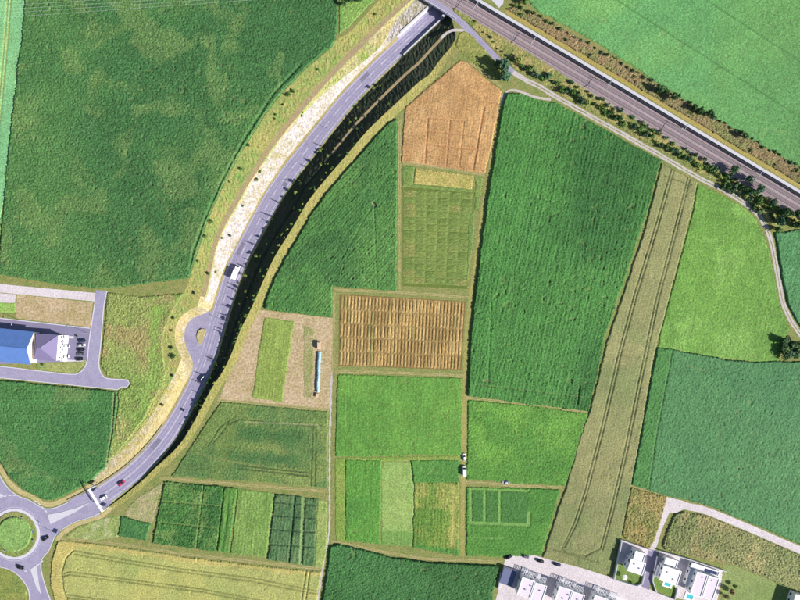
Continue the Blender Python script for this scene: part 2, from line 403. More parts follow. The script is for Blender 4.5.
tI = np.clip(tI, tH + 0.45 * (tK - tH), tH + 0.8 * (tK - tH)); tJ = np.minimum(tI + 2.6, tI + 0.6 * (tK - tI))
tM = tK + np.interp(Y, [-40, 10, 24, 60, 300, 400, 487], [1.5, 1.5, 6, 9, 8.5, 7, 5])
bounds = [('A', tA, 0 * depth), ('B', tB, -0.22 * depth), ('C', tC, -0.25 * depth), ('D', tD, -0.42 * depth * (1 - lay) - 0.8 * depth * lay),
          ('E', tE, -(0.97 - 0.5 * nearb) * depth * (1 - lay) - depth * lay), ('F', 0 * depth, -depth), ('G', tG, -depth), ('H', tH, -(0.99 - 0.2 * nearb) * depth),
          ('I', tI, zI), ('J', tJ, zI + 0.05), ('K', tK, 0.9 * cf * sstep(25, 50, Y) - 1.5 * (1 - sstep(-2, 10, Y))), ('M', tM, 0 * depth)]
BD = {}
for nme, t, z in bounds:
    px = Fp + NR * t[:, None]; BD[nme] = (px, np.asarray(z, float))
def cpoint(i, a, b, f):
    """point on the loft: station i, fraction f between two boundaries -> world"""
    pa, za = BD[a]; pb, zb = BD[b]; q = pa[i] * (1 - f) + pb[i] * f; z = za[i] * (1 - f) + zb[i] * f
    wa = np.array(P(*pa[i], za[i])); wb = np.array(P(*pb[i], zb[i])); return tuple(wa * (1 - f) + wb * f)
def band(name, a, b, mat, k=4, rough=0.0, i0=0, i1=None, label=None, dz=0.0):
    i1 = NS - 1 if i1 is None else i1
    pa, za = BD[a]; pb, zb = BD[b]; wa = np.array([P(*pa[i], za[i]) for i in range(NS)])
    wb = np.array([P(*pb[i], zb[i]) for i in range(NS)])
    vs = []; fs = []
    for i in range(i0, i1 + 1):
        for j in range(k + 1):
            f = j / k; v = wa[i] * (1 - f) + wb[i] * f
            e = math.sin(math.pi * f) ** 0.5 if 0 < j < k else 0
            v = v + np.array([0, 0, dz + e * rough * (rng.random() - 0.5)]); vs.append(tuple(v))
    n = k + 1
    for i in range(i1 - i0):
        for j in range(k): fs.append((i*n+j, i*n+j+1, (i+1)*n+j+1, (i+1)*n+j))
    o = obj(name, vs, fs, mat); tag(o, label, kind='structure'); 
    return o
st = lambda y: int(np.argmin(abs(Y - y)))
band('grass_bank', 'A', 'B', M['bank'], 8, 0.5)
band('dirt_track', 'B', 'C', M['dirt'], 2, 0.06, 0, st(300))
band('weedy_bank', 'C', 'D', M['weeds'], 5, 0.5, 0, st(300))
band('sandy_verge', 'B', 'D', M['mixed'], 3, 0.3, st(300))
band('gravel_slope', 'D', 'E', M['gravel'], 10, 0.4, 0, st(303))
band('sandy_verge', 'D', 'E', M['mixed'], 5, 0.3, st(303), st(384))
band('sandy_verge', 'D', 'E', M['sand'], 5, 0.25, st(384))
band('concrete_apron', 'E', 'F', M['concrete'], 2, 0.0, 0, st(38))
band('road_verge', 'E', 'F', M['verge'], 2, 0.1, st(38), st(313))
band('lay_by', 'E', 'F', M['asphalt'], 4, 0.0, st(313), st(378))
band('road_verge', 'E', 'F', M['verge'], 2, 0.1, st(378))
band('road', 'F', 'G', M['asphalt'], 4, 0.0)
band('road_shoulder', 'G', 'H', M['weeds'], 2, 0.05)
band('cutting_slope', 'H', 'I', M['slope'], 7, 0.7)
band('berm_path', 'I', 'J', M['dirt'], 1, 0.0, 0, st(135))
band('berm_path', 'I', 'J', M['slope'], 2, 0.3, st(135))  # lower stretch of the path darkened to slope tone, painting in its shade
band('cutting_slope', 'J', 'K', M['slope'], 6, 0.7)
band('crest_verge', 'K', 'M', M['crest'], 5, 0.3)
HOLE = np.vstack([BD['A'][0], BD['M'][0][::-1]])
HOLEW = PN(HOLE)

# ground sheet with the cutting left open
def ground_sheet():
    cell = 3.0
    xs = np.arange(-330, 330.1, cell); ys = np.arange(-258, 258.1, cell)
    gx, gy = np.meshgrid(xs, ys); g = np.stack([gx.ravel(), gy.ravel()], 1); nx, ny = len(xs), len(ys)
    d, near = poly_sd(g, HOLEW); ins = (d > 0)
    o = (~ins).reshape(ny, nx)
    keep = o[:-1, :-1] | o[1:, :-1] | o[:-1, 1:] | o[1:, 1:]
    g2 = np.where(ins[:, None], near, g)
    v = [(p[0], p[1], 0.0) for p in g2]; fs = []
    j, i = np.nonzero(keep); b = j * nx + i
    fs = np.stack([b, b + 1, b + nx + 1, b + nx], 1).tolist()
    # outer frame to the horizon
    o0 = len(v); X0, X1, Y0, Y1 = xs[0], xs[-1], ys[0], ys[-1]; Lg = 2500
    v += [(X0, Y0, 0), (X1, Y0, 0), (X1, Y1, 0), (X0, Y1, 0), (-Lg, -Lg, 0), (Lg, -Lg, 0), (Lg, Lg, 0), (-Lg, Lg, 0)]
    for k in range(4): fs.append((o0 + k, o0 + 4 + k, o0 + 4 + (k + 1) % 4, o0 + (k + 1) % 4))
    ob = obj('ground', v, fs, M['ground']); tag(ob, kind='structure')
ground_sheet()

# markings and kerbs of the main road follow the loft
def loft_line(name, t0, w_, mat, i0, i1, dash=None, parent=None, dz=0.012):
    vs = []; fs = []; on = True
    pts = []
    for i in range(i0, i1 + 1):
        n = NR[i]; t = t0[i]; z = -depth[i] + dz
        a = Fp[i] + n * (t - w_ / 2); b = Fp[i] + n * (t + w_ / 2)
        pts.append((P(*a, z), P(*b, z)))
    if dash is None: runs = [(0, len(pts) - 1)]
    else:
        runs = []; k = 0
        while k + dash[0] < len(pts): runs.append((k, k + dash[0])); k += dash[0] + dash[1]
    for a, b in runs:
        o = len(vs)
        for k in range(a, b + 1): vs += [pts[k][0], pts[k][1]]
        for k in range(b - a): fs.append((o+2*k, o+2*k+1, o+2*k+3, o+2*k+2))
    ob = obj(name, vs, fs, mat, parent)
    if parent is None: tag(ob, kind='structure')
    return ob
ctr = RW * 0.47
loft_line('centre_line_marking', ctr, 0.42, M['paint'], st(20), st(395), (5, 6))
loft_line('centre_line_marking', ctr, 0.4, M['paint'], st(395), NS - 1)
loft_line('edge_line_marking', ctr * 0 + 1.3, 0.34, M['paint'], st(15), st(314))
loft_line('edge_line_marking', ctr * 0 + 1.3, 0.34, M['paint'], st(371), NS - 1)
loft_line('edge_line_marking', ctr * 0 + 1.3, 0.4, M['paint'], st(314), st(371), (3, 3))
loft_line('edge_line_marking', RW - 2.0, 0.34, M['paint'], st(15), NS - 1)
loft_line('turning_lane_marking', ctr - 2.6 , 0.3, M['paint_worn'], st(285), st(372))
for f_ in (0.2, 0.36, 0.6, 0.76): loft_line('tyre_wear', RW * f_, 1.1, M['asphalt_worn'], st(10), NS - 1, dz=0.006)
for y0_, y1_, f_, w_ in ((70, 78, 0.3, 4.0), (176, 180, 0.7, 5.0), (240, 252, 0.28, 3.6), (352, 357, 0.66, 5.0), (436, 446, 0.3, 4.5)): loft_line('asphalt_repair', RW * f_, w_, M['asphalt_patch'], st(y0_), st(y1_), dz=0.009)
isl = [(206, 329.5), (202, 328.5), (198.5, 331), (196.8, 336), (198, 342), (201.5, 345.5)]
zi_ = -float(np.interp(337, Y, depth))
mb = MB(); pz = [P(a, b, zi_) for a, b in isl]; mb.prism([(p[0], p[1]) for p in pz][::-1], zi_ - 0.8, zi_ + 0.45)
tag(mb.build('lay_by_island', M['sand']), kind='structure')

# retaining walls and bridge deck at the underpass
def wing_wall(label, side):
    root = empty('retaining_wall', P(*Fp[st(25)], -8)); tag(root, label, 'retaining wall')
    vs = []; fs = []; cv = []; cfc = []
    i0, i1 = st(2), st(44 if side > 0 else 36)
    for i in range(i0, i1 + 1):
        t = (RW[i] + 0.5) if side > 0 else -0.5
        ze = BD['H'][1][i] if side > 0 else BD['E'][1][i]
        top = max(-depth[i] + 0.5, ze + 0.3 - (0 if side > 0 else 0)); a = Fp[i] + NR[i] * t
        wa = np.array(P(*a, -depth[i])); n = np.array([NR[i][0], -NR[i][1]]) * side
        p0 = wa[:2]; p1 = wa[:2] + n * 0.4
        vs += [(*p0, -depth[i] - 0.3), (*p0, top), (*p1, top), (*p1, -depth[i] - 0.3)]
        q0 = wa[:2] - n * 0.12; q1 = wa[:2] + n * 0.5
        cv += [(*q0, top), (*q0, top + 0.22), (*q1, top + 0.22), (*q1, top)]
    for k in range(i1 - i0):
        for a, b in ((0, 1), (1, 2), (2, 3)): fs.append((4*k+a, 4*k+b, 4*k+4+b, 4*k+4+a))
        for a, b in ((0, 1), (1, 2), (2, 3), (3, 0)): cfc.append((4*k+a, 4*k+b, 4*k+4+b, 4*k+4+a))
    m_ = 4 * (i1 - i0)
    fs += [(0, 1, 2, 3), (m_+3, m_+2, m_+1, m_)]; cfc += [(0, 1, 2, 3), (m_+3, m_+2, m_+1, m_)]
    inv = root.location
    sh = lambda L: [(v[0] - inv[0], v[1] - inv[1], v[2] - inv[2]) for v in L]
    obj('wall', sh(vs), fs, M['concrete'], root); obj('coping', sh(cv), cfc, M['concrete'], root)
wing_wall('white concrete retaining wall left of the road at the railway underpass', -1)
wing_wall('white concrete retaining wall right of the road below the dark slope', 1)
# bridge deck carrying the farm track and the railway over the road
deck = empty('railway_bridge', P(440, 5, -1.3)); tag(deck, 'concrete bridge carrying the farm track and railway over the road', 'bridge')
def deckpart(name, poly, z0, z1, mat):
    pts = [P(a, b, 0) for a, b in poly]; mb = MB(); l = deck.location
    mb.prism([(p[0] - l[0], p[1] - l[1]) for p in pts], z0 - l[2], z1 - l[2]); return mb.build(name, mat, deck)
d_, n_ = np.array([0.859, 0.512]), np.array([0.512, -0.859])
e0 = np.array([417.5, -4.0]); e1 = np.array([455.5, 18.6])
deckpart('deck', [e0, e1, e1 + n_ * 46, e0 + n_ * 46][::-1], -1.3, 0.03, M['concrete'])
deckpart('parapet', [e0 - n_ * 0.3, e1 - n_ * 0.3, e1 + n_ * 0.3, e0 + n_ * 0.3][::-1], 0.03, 0.7, M['concrete'])
# abutments that carry the deck
pl_ = BD['F'][0]; iA, iB = st(-30), st(8)
for sgn in (-1, 1):
    vs = []; fs = []; l = deck.location
    for i in range(iA, iB + 1):
        t = (RW[i] + 0.45) if sgn > 0 else -0.45
        a = np.array(P(*(Fp[i] + NR[i] * t), -depth[i])); n = np.array([NR[i][0], -NR[i][1]]) * sgn
        vs += [(a[0] - l[0], a[1] - l[1], -depth[i] - 0.3 - l[2]), (a[0] - l[0], a[1] - l[1], -1.31 - l[2]), (a[0] + n[0] * 1.5 - l[0], a[1] + n[1] * 1.5 - l[1], -1.31 - l[2])]
    for k in range(iB - iA):
        fs += [(3*k, 3*k+1, 3*k+4, 3*k+3), (3*k+1, 3*k+2, 3*k+5, 3*k+4)]
    obj('abutment', vs, fs, M['concrete'], deck)

# ------------------------------------------------------------------ roundabout and its arms
rb = [(97.5, 487), (82, 495), (67.5, 502), (54, 507.5), (43, 507.5), (30, 500), (17.5, 495), (6, 485), (-4, 468), (-20, 445), (-34, 455), (-22, 480), (-14, 500), (-24, 520), (-26, 545), (-16, 562), (0, 566.5), (8, 568.5), (16, 573),
      (24, 581.5), (28.5, 591), (30, 606), (34, 660), (58, 660), (52, 605), (46, 588), (42, 574), (41, 561), (49, 550), (54.5, 537), (60, 531), (74, 522.5), (88, 518), (100, 513.5), (112.5, 503)]
def smooth_closed(pl, corner=()):
    p = np.array(pl, float); q = np.vstack([p[-1:], p, p[:2]]); out = []
    for i in range(1, len(p) + 1):
        a, b, c, d = q[i - 1], q[i], q[i + 1], q[i + 2]; n = max(1, int(np.linalg.norm(c - b) / 2.5))
        for k in range(n):
            t = k / n; out.append(0.5 * ((2 * b) + (c - a) * t + (2 * a - 5 * b + 4 * c - d) * t * t + (3 * b - a - 3 * c + d) * t ** 3))
    return np.array(out)
flat('roundabout_road', smooth_closed(rb[1:-1]).tolist(), 0.03, M['asphalt'])
flat('roundabout_road', [(97.6, 486.9), (82, 494.5), (88, 519), (112.6, 503.1)], 0.026, M['asphalt'])
RC = (14.5, 534)
def ring(name, r0, r1, z0, z1, mat, parent=None, label=None, a0=0, a1=360, kind='structure'):
    mb = MB(); n = max(6, int(64 * (a1 - a0) / 360)); c = P(*RC); full = (a1 - a0) >= 360
    for k in range(n + (0 if full else 1)):
        t = R(a0 + (a1 - a0) * k / n); cs, sn = math.cos(t), math.sin(t)
        mb.v += [(c[0] + r0 * S * cs, c[1] + r0 * S * sn, z1), (c[0] + r1 * S * cs, c[1] + r1 * S * sn, z1), (c[0] + r1 * S * cs, c[1] + r1 * S * sn, z0), (c[0] + r0 * S * cs, c[1] + r0 * S * sn, z0)]
    for k in range(n):
        a = 4 * k; b = 4 * ((k + 1) % n) if full else 4 * (k + 1)
        mb.f += [(a, a+1, b+1, b), (a+1, a+2, b+2, b+1), (a+3, a, b, b+3)]
    o = mb.build(name, mat, parent)
    if parent is None: tag(o, label, kind=kind)
    return o
ring('roundabout_apron', 22.6, 25.4, 0.0, 0.15, M['kerb'])
circ = [(RC[0] + 22.5 * math.cos(t), RC[1] + 22.5 * math.sin(t)) for t in np.linspace(0, 2 * math.pi, 48, endpoint=False)]
canopy('grass_border', 'yellowish rough grass ringing the roundabout island', 'grass', circ, h=0.25, jit=0.1, cols=(C(160, 166, 92), C(132, 158, 78)), patch=8, z0=0.1)
circ2 = [(RC[0] + 17.5 * math.cos(t), RC[1] + 17.5 * math.sin(t)) for t in np.linspace(0, 2 * math.pi, 40, endpoint=False)]
canopy('grass_mound', 'round green grass mound in the middle of the roundabout', 'grass', circ2, h=0.9, jit=0.08, cols=(C(112, 172, 88), C(128, 182, 98)), patch=10, z0=0.1)
def island(name, poly, z, mat, thick=0.13):
    return flat(name, poly, z, mat, thick=thick)
island('splitter_island', [(47.5, 514.5), (60, 512.5), (76, 508), (90, 502.2), (76, 511.5), (62, 518.5), (50.5, 524)], 0.16, M['concrete'])
island('splitter_island', [(30.5, 569), (36.5, 565), (37.5, 574), (39, 584), (41, 594), (36, 586), (33, 577)], 0.16, M['concrete'])
island('splitter_island', [(-14, 487), (-2, 492), (6, 496.5), (-6, 497), (-12, 494)], 0.16, M['concrete'])
for k, (a0, a1) in enumerate(((20, 62), (-75, -40), (88, 118))):
    for a in range(a0, a1, 7): ring('give_way_marking', 38.4, 39.3, 0.03, 0.045, M['paint'], a0=a, a1=a + 4)
ring('edge_line_marking', 26.6, 27.1, 0.03, 0.044, M['paint_worn'])
strip('kerb', [(67.5, 502.6), (54, 508), (43, 508), (30, 500.4), (17.5, 495.4), (6, 485.5), (-4, 468.5)], 0.7, 0.13, M['kerb'], zbot=0)
strip('kerb', [(100, 513.2), (88, 518), (74, 522.4), (60, 531), (54.5, 537), (49, 550), (41, 561), (42, 574), (46, 588), (52, 605)], 0.7, 0.13, M['kerb'], zbot=0)
strip('kerb', [(0, 566.8), (8, 568.8), (16, 573.2), (24, 581.8), (28.7, 591), (30, 606)], 0.7, 0.13, M['kerb'], zbot=0)
canopy('meadow', 'olive green grass south-west of the roundabout', 'grass', [(-30, 570), (0, 569), (14, 575), (22, 583), (26, 592), (27, 606), (20, 640), (-30, 640)], h=0.25, jit=0.12, cols=(C(140, 150, 66), C(116, 142, 66)), patch=12)
strip('sand_verge', [(97, 483), (82, 491), (67, 498.5), (54, 504), (43, 503.5), (31, 496.5), (19, 491), (9, 482), (-1, 466)], 4.5, 0.008, M['sand'], edge=1.0)
strip('sand_verge', [(114, 506), (101, 516.5), (88, 521), (75, 525.5), (62, 534), (57, 541)], 4.0, 0.008, M['sand'], edge=1.0)

# ------------------------------------------------------------------ yard roads on the left
flat('concrete_lane', [(-60, 278.5), (0, 284), (96, 293), (96, 301.5), (0, 292.5), (-60, 287)], 0.02, M['paving'])
flat('service_road', [(96, 290), (107.5, 291), (104.5, 305), (102.5, 325), (101, 345), (99, 363), (100.5, 371), (105, 377.5), (116, 379), (127.5, 380), (129.5, 383.5), (126.5, 387), (121.5, 386.5), (117.5, 389.3), (80, 385.5), (40, 381.5), (0, 377.5), (-60, 372),
     (-60, 361), (0, 366.3), (40, 371), (70, 374.3), (78, 373.3), (84, 368.5), (87.5, 361), (90, 330), (91, 327), (94, 305)], 0.024, M['asphalt'])
flat('parking_yard', [(-60, 312.5), (0, 318.5), (90.5, 328.5), (87.8, 359.5), (60, 361.8), (0, 364.2), (-60, 358)], 0.016, M['asphalt_dark'])
strip('kerb', [(-60, 312), (0, 318.2), (90, 328.2)], 0.9, 0.13, M['kerb'], zbot=0, step=0)
strip('kerb', [(106.8, 291), (104, 305), (102.2, 325), (100.6, 345), (98.8, 363), (100.4, 371.5), (105, 377.7), (116, 379.2), (127.5, 380), (129.5, 383.5), (126.5, 387), (121.5, 386.7), (117.5, 389.3)], 0.9, 0.13, M['kerb'], zbot=0)
strip('kerb', [(117.5, 389.5), (80, 385.7), (40, 381.7), (0, 377.7), (-60, 372.2)], 0.8, 0.13, M['kerb'], zbot=0)
strip('kerb', [(95, 302), (91, 328), (88.6, 345), (87, 361.5), (83.5, 368.8), (78, 373.4), (70, 374.2), (40, 371), (0, 366.3), (-60, 361)], 0.8, 0.13, M['kerb'], zbot=0)
flat('tan_soil_plot', [(17, 294.5), (93, 302.5), (90.5, 327.3), (16, 318)], 0.008, M['bare'])
flat('pale_yard', [(-60, 288), (16, 294.5), (15, 303), (-60, 300)], 0.008, M['paving'])
canopy('lawn', 'small bright green grass patch beside the tan soil plot', 'grass', [(-60, 300), (15, 303.5), (15, 313), (0, 312), (-60, 306)], h=0.15, jit=0.06, cols=(C(120, 190, 80), C(140, 186, 88)), patch=8)
canopy('grass_strip', 'narrow grass strip between parking yard and lower service road', 'grass', [(36, 364.5), (86, 361), (83, 367), (76, 371.8), (70, 372.6), (36, 368.8)], h=0.2, jit=0.08, cols=(C(160, 170, 96), C(130, 160, 84)), patch=8)

# ------------------------------------------------------------------ farm track beside the railway, gravel lanes, village street
strip('farm_track', [(418, -9), (430, 0), (449, 12.5), (465, 26), (487, 48.5), (498, 60), (513, 72.5)], 6.2, 0.05, M['asphalt'])
strip('farm_track', [(513, 72.5), (525, 79.5), (540, 87), (560, 99), (600, 121.5), (650, 149.5), (675, 164), (700, 178.5), (725, 191), (747, 205), (760, 217), (769, 235), (775, 260), (780, 288), (785, 308), (795, 327), (806, 340), (830, 360)], 4.6, 0.03, M['track'], edge=0.7)
strip('track_grass_strip', [(528, 81), (540, 87), (560, 99), (600, 121.5), (650, 149.5), (675, 164), (700, 178.5), (725, 191), (747, 205), (760, 217), (769, 235), (775, 260), (780, 288), (785, 308), (795, 327), (806, 340)], 0.8, 0.036, M['ground'], edge=0.7)
strip('farm_track', [(551, 99.5), (535, 97), (520, 91.5), (511, 90), (504, 95), (501, 106)], 2.4, 0.02, M['track'], edge=0.6)
strip('grass_lane', [(504, 95), (500, 115), (496, 135), (490, 172), (484, 205), (478, 250), (471, 296), (467, 330), (465, 380), (464.5, 430), (463, 480), (462.5, 556)], 4.2, 0.012, M['crest'], edge=0.8)
strip('gravel_lane', [(332, 372), (330.5, 400), (330, 430), (329.5, 470), (329.5, 520), (328, 540), (325, 556), (322, 575), (317, 606), (312, 640)], 1.6, 0.02, M['track'], edge=0.8)
strip('gravel_lane', [(331.2, 380), (330.8, 390), (330.6, 400), (330.4, 414), (330.4, 426)], 2.0, 0.026, M['track'], edge=1.6)
strip('berm_path', [(441, 38), (448, 32.5), (456, 30), (468, 31)], 2.6, 0.03, M['track'], edge=0.6)
flat('village_street', [(506, 554), (530, 554), (549, 559.5), (580, 567.5), (612, 577.5), (640, 585), (668, 597), (700, 612), (720, 660), (480, 660), (494, 606), (500, 585), (503, 570)], 0.02, M['paving'])
strip('side_road', [(681, 505), (690, 507), (707, 511), (750, 528.5), (800, 550), (840, 566)], 7.2, 0.022, M['paving'])
strip('side_road', [(675, 501.5), (669, 506), (664, 516), (658, 530), (653, 546), (650, 552)], 7.2, 0.026, M['paving'])
flat('side_road', [(667, 497), (684, 501), (684, 509), (676, 513), (664, 513)], 0.03, M['paving'])
flat('driveway', [(648, 549), (658.5, 551), (655, 565), (651, 580), (649, 590), (641, 586), (644, 575), (646.5, 562)], 0.034, M['asphalt_dark'])  # darker asphalt here carries the shade on the drive in its colour

for pl in ([(400, 120), (399.3, 200), (399, 289)], [(334, 290), (400, 292.5), (469, 297.5)], [(336, 371), (400, 373), (463, 375.5)], [(466, 397.5), (530, 404.8), (588, 412.5)], [(464, 482), (515, 485.5), (562, 487.5)], [(331, 542), (350, 545), (395, 554), (430, 559), (460, 560), (503, 562)],
           [(160, 478), (240, 484.5), (327, 491.5)], [(334.5, 290), (333.5, 330), (333, 372)], [(217, 399.5), (270, 404.5), (329, 410)], [(60, 538.5), (110, 543), (190, 554.5), (322, 569)], [(403, 162.7), (445, 168), (485, 175)], [(470, 62), (502, 87)], [(629, 486), (668, 496.5)]):
    for o_ in (-0.75, 0.75): strip('lane_rut', offs(crom(pl, 3.0), o_ + 0.15 * np.sin(np.arange(len(crom(pl, 3.0))) * 0.5)).tolist(), 0.95, 0.016, M['rut'], edge=0.55, step=0)
# ------------------------------------------------------------------ crop fields
T = lambda *a: [tuple(p) for p in a]
A1 = BD['A'][0]
MAIZE = (C(46, 112, 58), C(62, 130, 68))
aedge = [tuple(p + np.array([-1.0, -0.6])) for p in BD['A'][0][st(70):st(297):10]]
soil_c = C(150, 138, 92)
canopy('maize_field', 'big dark green maize field in the upper left with pale thin patches', 'maize field',
       [(28, -40), (337, -40), (337.5, 18), (336, 35), (331, 47), (320, 56), (308, 66)] + [p for p in aedge if p[1] > 78] + [(105, 288.5), (60, 284), (0, 274), (1, 250), (5, 200), (10, 150), (18, 75), (24, 30)],
       angle=R(3), cell=0.46, h=1.35, jit=0.42, cols=(C(50, 110, 64), C(68, 128, 70)), patch=70, row=1.5, rowh=0.1, rowc=0.08, third=(C(96, 142, 80), 0.3, 14), speck=0.3,
       lines=[([(190, 270), (194, 250), (205, 220), (220, 185), (244, 140), (272, 96), (300, 66)], 1.2, 0.55, None)])
canopy('cereal_field', 'smooth turquoise green field strip at the far left edge', 'field', [(-60, -40), (27.6, -40), (23.5, 30), (17.5, 75), (9.5, 150), (4.5, 200), (0, 222), (-60, 215)],
       angle=R(80), h=0.5, jit=0.08, cols=(C(108, 192, 136), C(120, 202, 140)), row=1.4, rowh=0.03, rowc=0.03, speck=0.07,
       lines=[([(11, 0), (6, 60), (-2, 140)], 0.7, 0.4, C(150, 188, 110)), ([(8, 0), (3, 60), (-5, 140)], 0.7, 0.4, C(150, 188, 110))])
canopy('rough_grass', 'rough light green grass at the left edge below the turquoise strip', 'grass', [(-60, 217), (0, 224), (3.5, 203), (0.5, 250), (-1, 274), (-60, 270)], h=0.4, jit=0.2, cols=(C(128, 168, 92), C(104, 158, 84)), patch=10)
canopy('cereal_field', 'large smooth light green field in the top right corner', 'field', [(522, -6), (519, -50), (860, -50), (860, 218), (800, 172), (765, 147.5), (725, 125), (687, 102), (650, 77), (600, 44.5), (560, 22), (537, 10)],
       angle=R(-33), cell=0.52, h=0.55, jit=0.17, cols=(C(84, 162, 94), C(96, 172, 96)), patch=60, row=2.2, rowh=0.05, rowc=0.05, speck=0.14, third=(C(78, 160, 100), 0.3, 40),
       lines=[([(600, -10), (800, 118)], 0.5, 0.5, C(70, 140, 80)), ([(690, -10), (820, 75)], 0.5, 0.5, C(70, 140, 80))])
canopy('wheat_field', 'orange brown ripe grain field with a pointed top by the farm track', 'grain field', [(461, 60), (470, 66), (501, 91), (497, 115), (490, 150), (485, 173), (402, 161), (403.5, 130), (405.5, 108), (430, 86)],
       angle=R(82), h=0.5, jit=0.1, cols=(C(216, 170, 108), C(206, 158, 96)), patch=25, row=1.7, rowh=0.1, rowc=0.1, speck=0.12, third=(C(186, 140, 84), 0.35, 14),
       lines=[([(428, 118), (425, 163)], 0.5, 0.2, C(190, 136, 82)), ([(484, 108), (473, 170)], 0.6, 0.2, C(176, 122, 74)), ([(428, 118), (462, 121)], 0.5, 0.3, C(194, 142, 88)), ([(425, 144), (478, 150)], 0.5, 0.3, C(194, 142, 88)),
              ([(450, 120), (446, 165)], 0.4, 0.3, C(194, 142, 88)), ([(464, 122), (459, 167)], 0.4, 0.3, C(194, 142, 88)), ([(426, 131), (480, 137)], 0.4, 0.4, C(194, 142, 88))])
medge = [tuple(p + np.array([1.2, 0.8])) for p in BD['M'][0][st(75):st(292):10]]
canopy('maize_field', 'triangular green maize field between the cutting crest and the plot lane', 'maize field', [(397, 119)] + [p for p in medge if 119 < p[1] < 308 and p[0] < 395] + [(264, 309), (331.5, 317), (332.5, 286), (396.3, 290.5)],
       angle=R(48), h=1.3, jit=0.35, cols=(C(58, 122, 62), C(74, 138, 70)), patch=40, row=1.6, rowh=0.2, rowc=0.12, speck=0.24, third=(C(48, 104, 60), 0.35, 22),
       lines=[([(374, 203), (340, 262)], 0.3, 0.75, None), ([(374, 203), (377, 288)], 0.3, 0.75, None), ([(373, 203), (375, 206)], 1.2, 0.3, C(130, 140, 96))])
canopy('maize_field', 'very long dark green maize field right of the trial plots', 'maize field', [(507.5, 93.5), (520, 94), (540, 101), (556, 103), (600, 127), (660.5, 161), (650, 200), (640, 232), (622, 285), (603, 340), (596, 378), (588, 411), (530, 404), (468, 395.5), (469.5, 360), (472, 325), (476, 290), (480.5, 250), (487, 205), (492, 172), (499, 130), (503, 106)],
       angle=R(77), h=1.5, jit=0.38, cols=(C(44, 112, 56), C(62, 138, 66)), patch=60, row=2.2, rowh=0.2, rowc=0.14, speck=0.25,
       lines=[([(475, 384), (590, 398)], 0.3, 0.7, C(80, 128, 70)), ([(491, 300), (488, 384)], 0.3, 0.75, None), ([(579, 385), (577, 404)], 0.5, 0.5, C(84, 124, 72)), ([(484, 380.5), (489, 381)], 1.2, 0.6, C(110, 136, 84))])
tram = C(112, 122, 72)
canopy('wheat_field', 'long tan wheat strip with paired dark wheel tracks', 'grain field', [(662, 164), (697, 182.5), (690, 215), (680, 255), (668, 300), (655, 350), (645, 405), (638, 445), (630.5, 487), (622, 530), (610.5, 574.5), (580, 566.5), (543, 556.5), (553, 525), (566, 487), (579, 440), (591, 408), (607, 342), (626, 286), (644, 232)],
       angle=R(75), h=0.7, jit=0.12, cols=(C(152, 154, 96), C(130, 148, 90)), patch=45, row=1.8, rowh=0.06, rowc=0.05, speck=0.12, third=(C(168, 160, 102), 0.35, 25),
       lines=[([(671, 168), (655, 225), (632, 300), (618, 352), (600, 430), (584, 492), (573, 524), (561, 549), (566, 552), (586, 556)], 0.25, 0.3, tram), ([(674, 168.5), (658, 225), (635, 300), (621, 352), (603, 430), (587, 492), (576, 524), (564, 547)], 0.25, 0.3, tram),
              ([(687, 178), (674, 228), (655, 300), (642, 362), (624, 450), (610, 510), (600, 548), (584, 556)], 0.25, 0.3, tram), ([(689.5, 179), (677, 228), (658, 300), (645, 362), (627, 450), (613, 510), (602, 550)], 0.25, 0.3, tram),
              ([(664, 176), (690, 185)], 0.6, 0.3, tram), ([(549, 548), (598, 562)], 0.5, 0.4, tram)])
canopy('pasture', 'bright lime green meadow inside the bend of the gravel track', 'meadow', [(698, 184), (712, 191), (730, 200), (745, 209), (757, 222), (765, 240), (771, 262), (776, 290), (781, 310), (789, 328), (783, 345), (778, 360), (755, 361), (725, 358), (690, 352), (657.5, 346.5), (664, 320), (672, 290), (684, 245), (692, 215)],
       angle=R(75), h=0.45, jit=0.2, cols=(C(98, 164, 64), C(90, 155, 60)), patch=30, row=3.0, rowh=0.04, rowc=0.03, speck=0.14, third=(C(120, 184, 84), 0.25, 18))
canopy('maize_field', 'large blue-green crop field at the right edge above the pale side road', 'field', [(657, 347.5), (690, 353), (725, 359.5), (755, 362.5), (780, 361.5), (860, 362), (860, 569), (800, 543.5), (750, 522), (707, 505), (684, 499), (668, 495.5), (631.5, 484.5), (639, 445), (647, 400)],
       angle=R(60), cell=0.47, h=1.0, jit=0.3, cols=(C(58, 130, 86), C(68, 140, 90)), patch=50, row=1.8, rowh=0.07, rowc=0.06, speck=0.22,
       patches=[([(657, 347), (672, 350), (655, 440), (648, 492), (631, 486)], C(60, 132, 68), 1.03, 1.6)],
       lines=[([(672, 350), (655, 440), (648, 492)], 0.3, 0.6, C(56, 114, 64)), ([(688, 366), (704, 371)], 0.4, 0.6, C(96, 144, 90)), ([(772, 380), (840, 377)], 0.3, 0.6, C(56, 114, 68))])
canopy('maize_field', 'small teal green field beyond the gravel track at the right edge', 'field', [(775, 233), (800, 230), (860, 226), (860, 372), (826, 349), (808, 334), (799, 325), (789, 306), (784, 287), (779, 260)],
       angle=R(80), h=1.0, jit=0.3, cols=(C(74, 156, 104), C(60, 136, 84)), patch=16, row=2.6, rowh=0.15, rowc=0.1, speck=0.2)
canopy('pasture', 'bright green field left of the lane under the brown trial plots', 'field', [(337.5, 374.5), (462, 378.5), (461.8, 420), (461, 454.5), (335.5, 456.5)], angle=R(88), h=0.45, jit=0.16, cols=(C(80, 150, 58), C(90, 158, 60)), patch=25, row=1.7, rowh=0.08, rowc=0.07, speck=0.14)
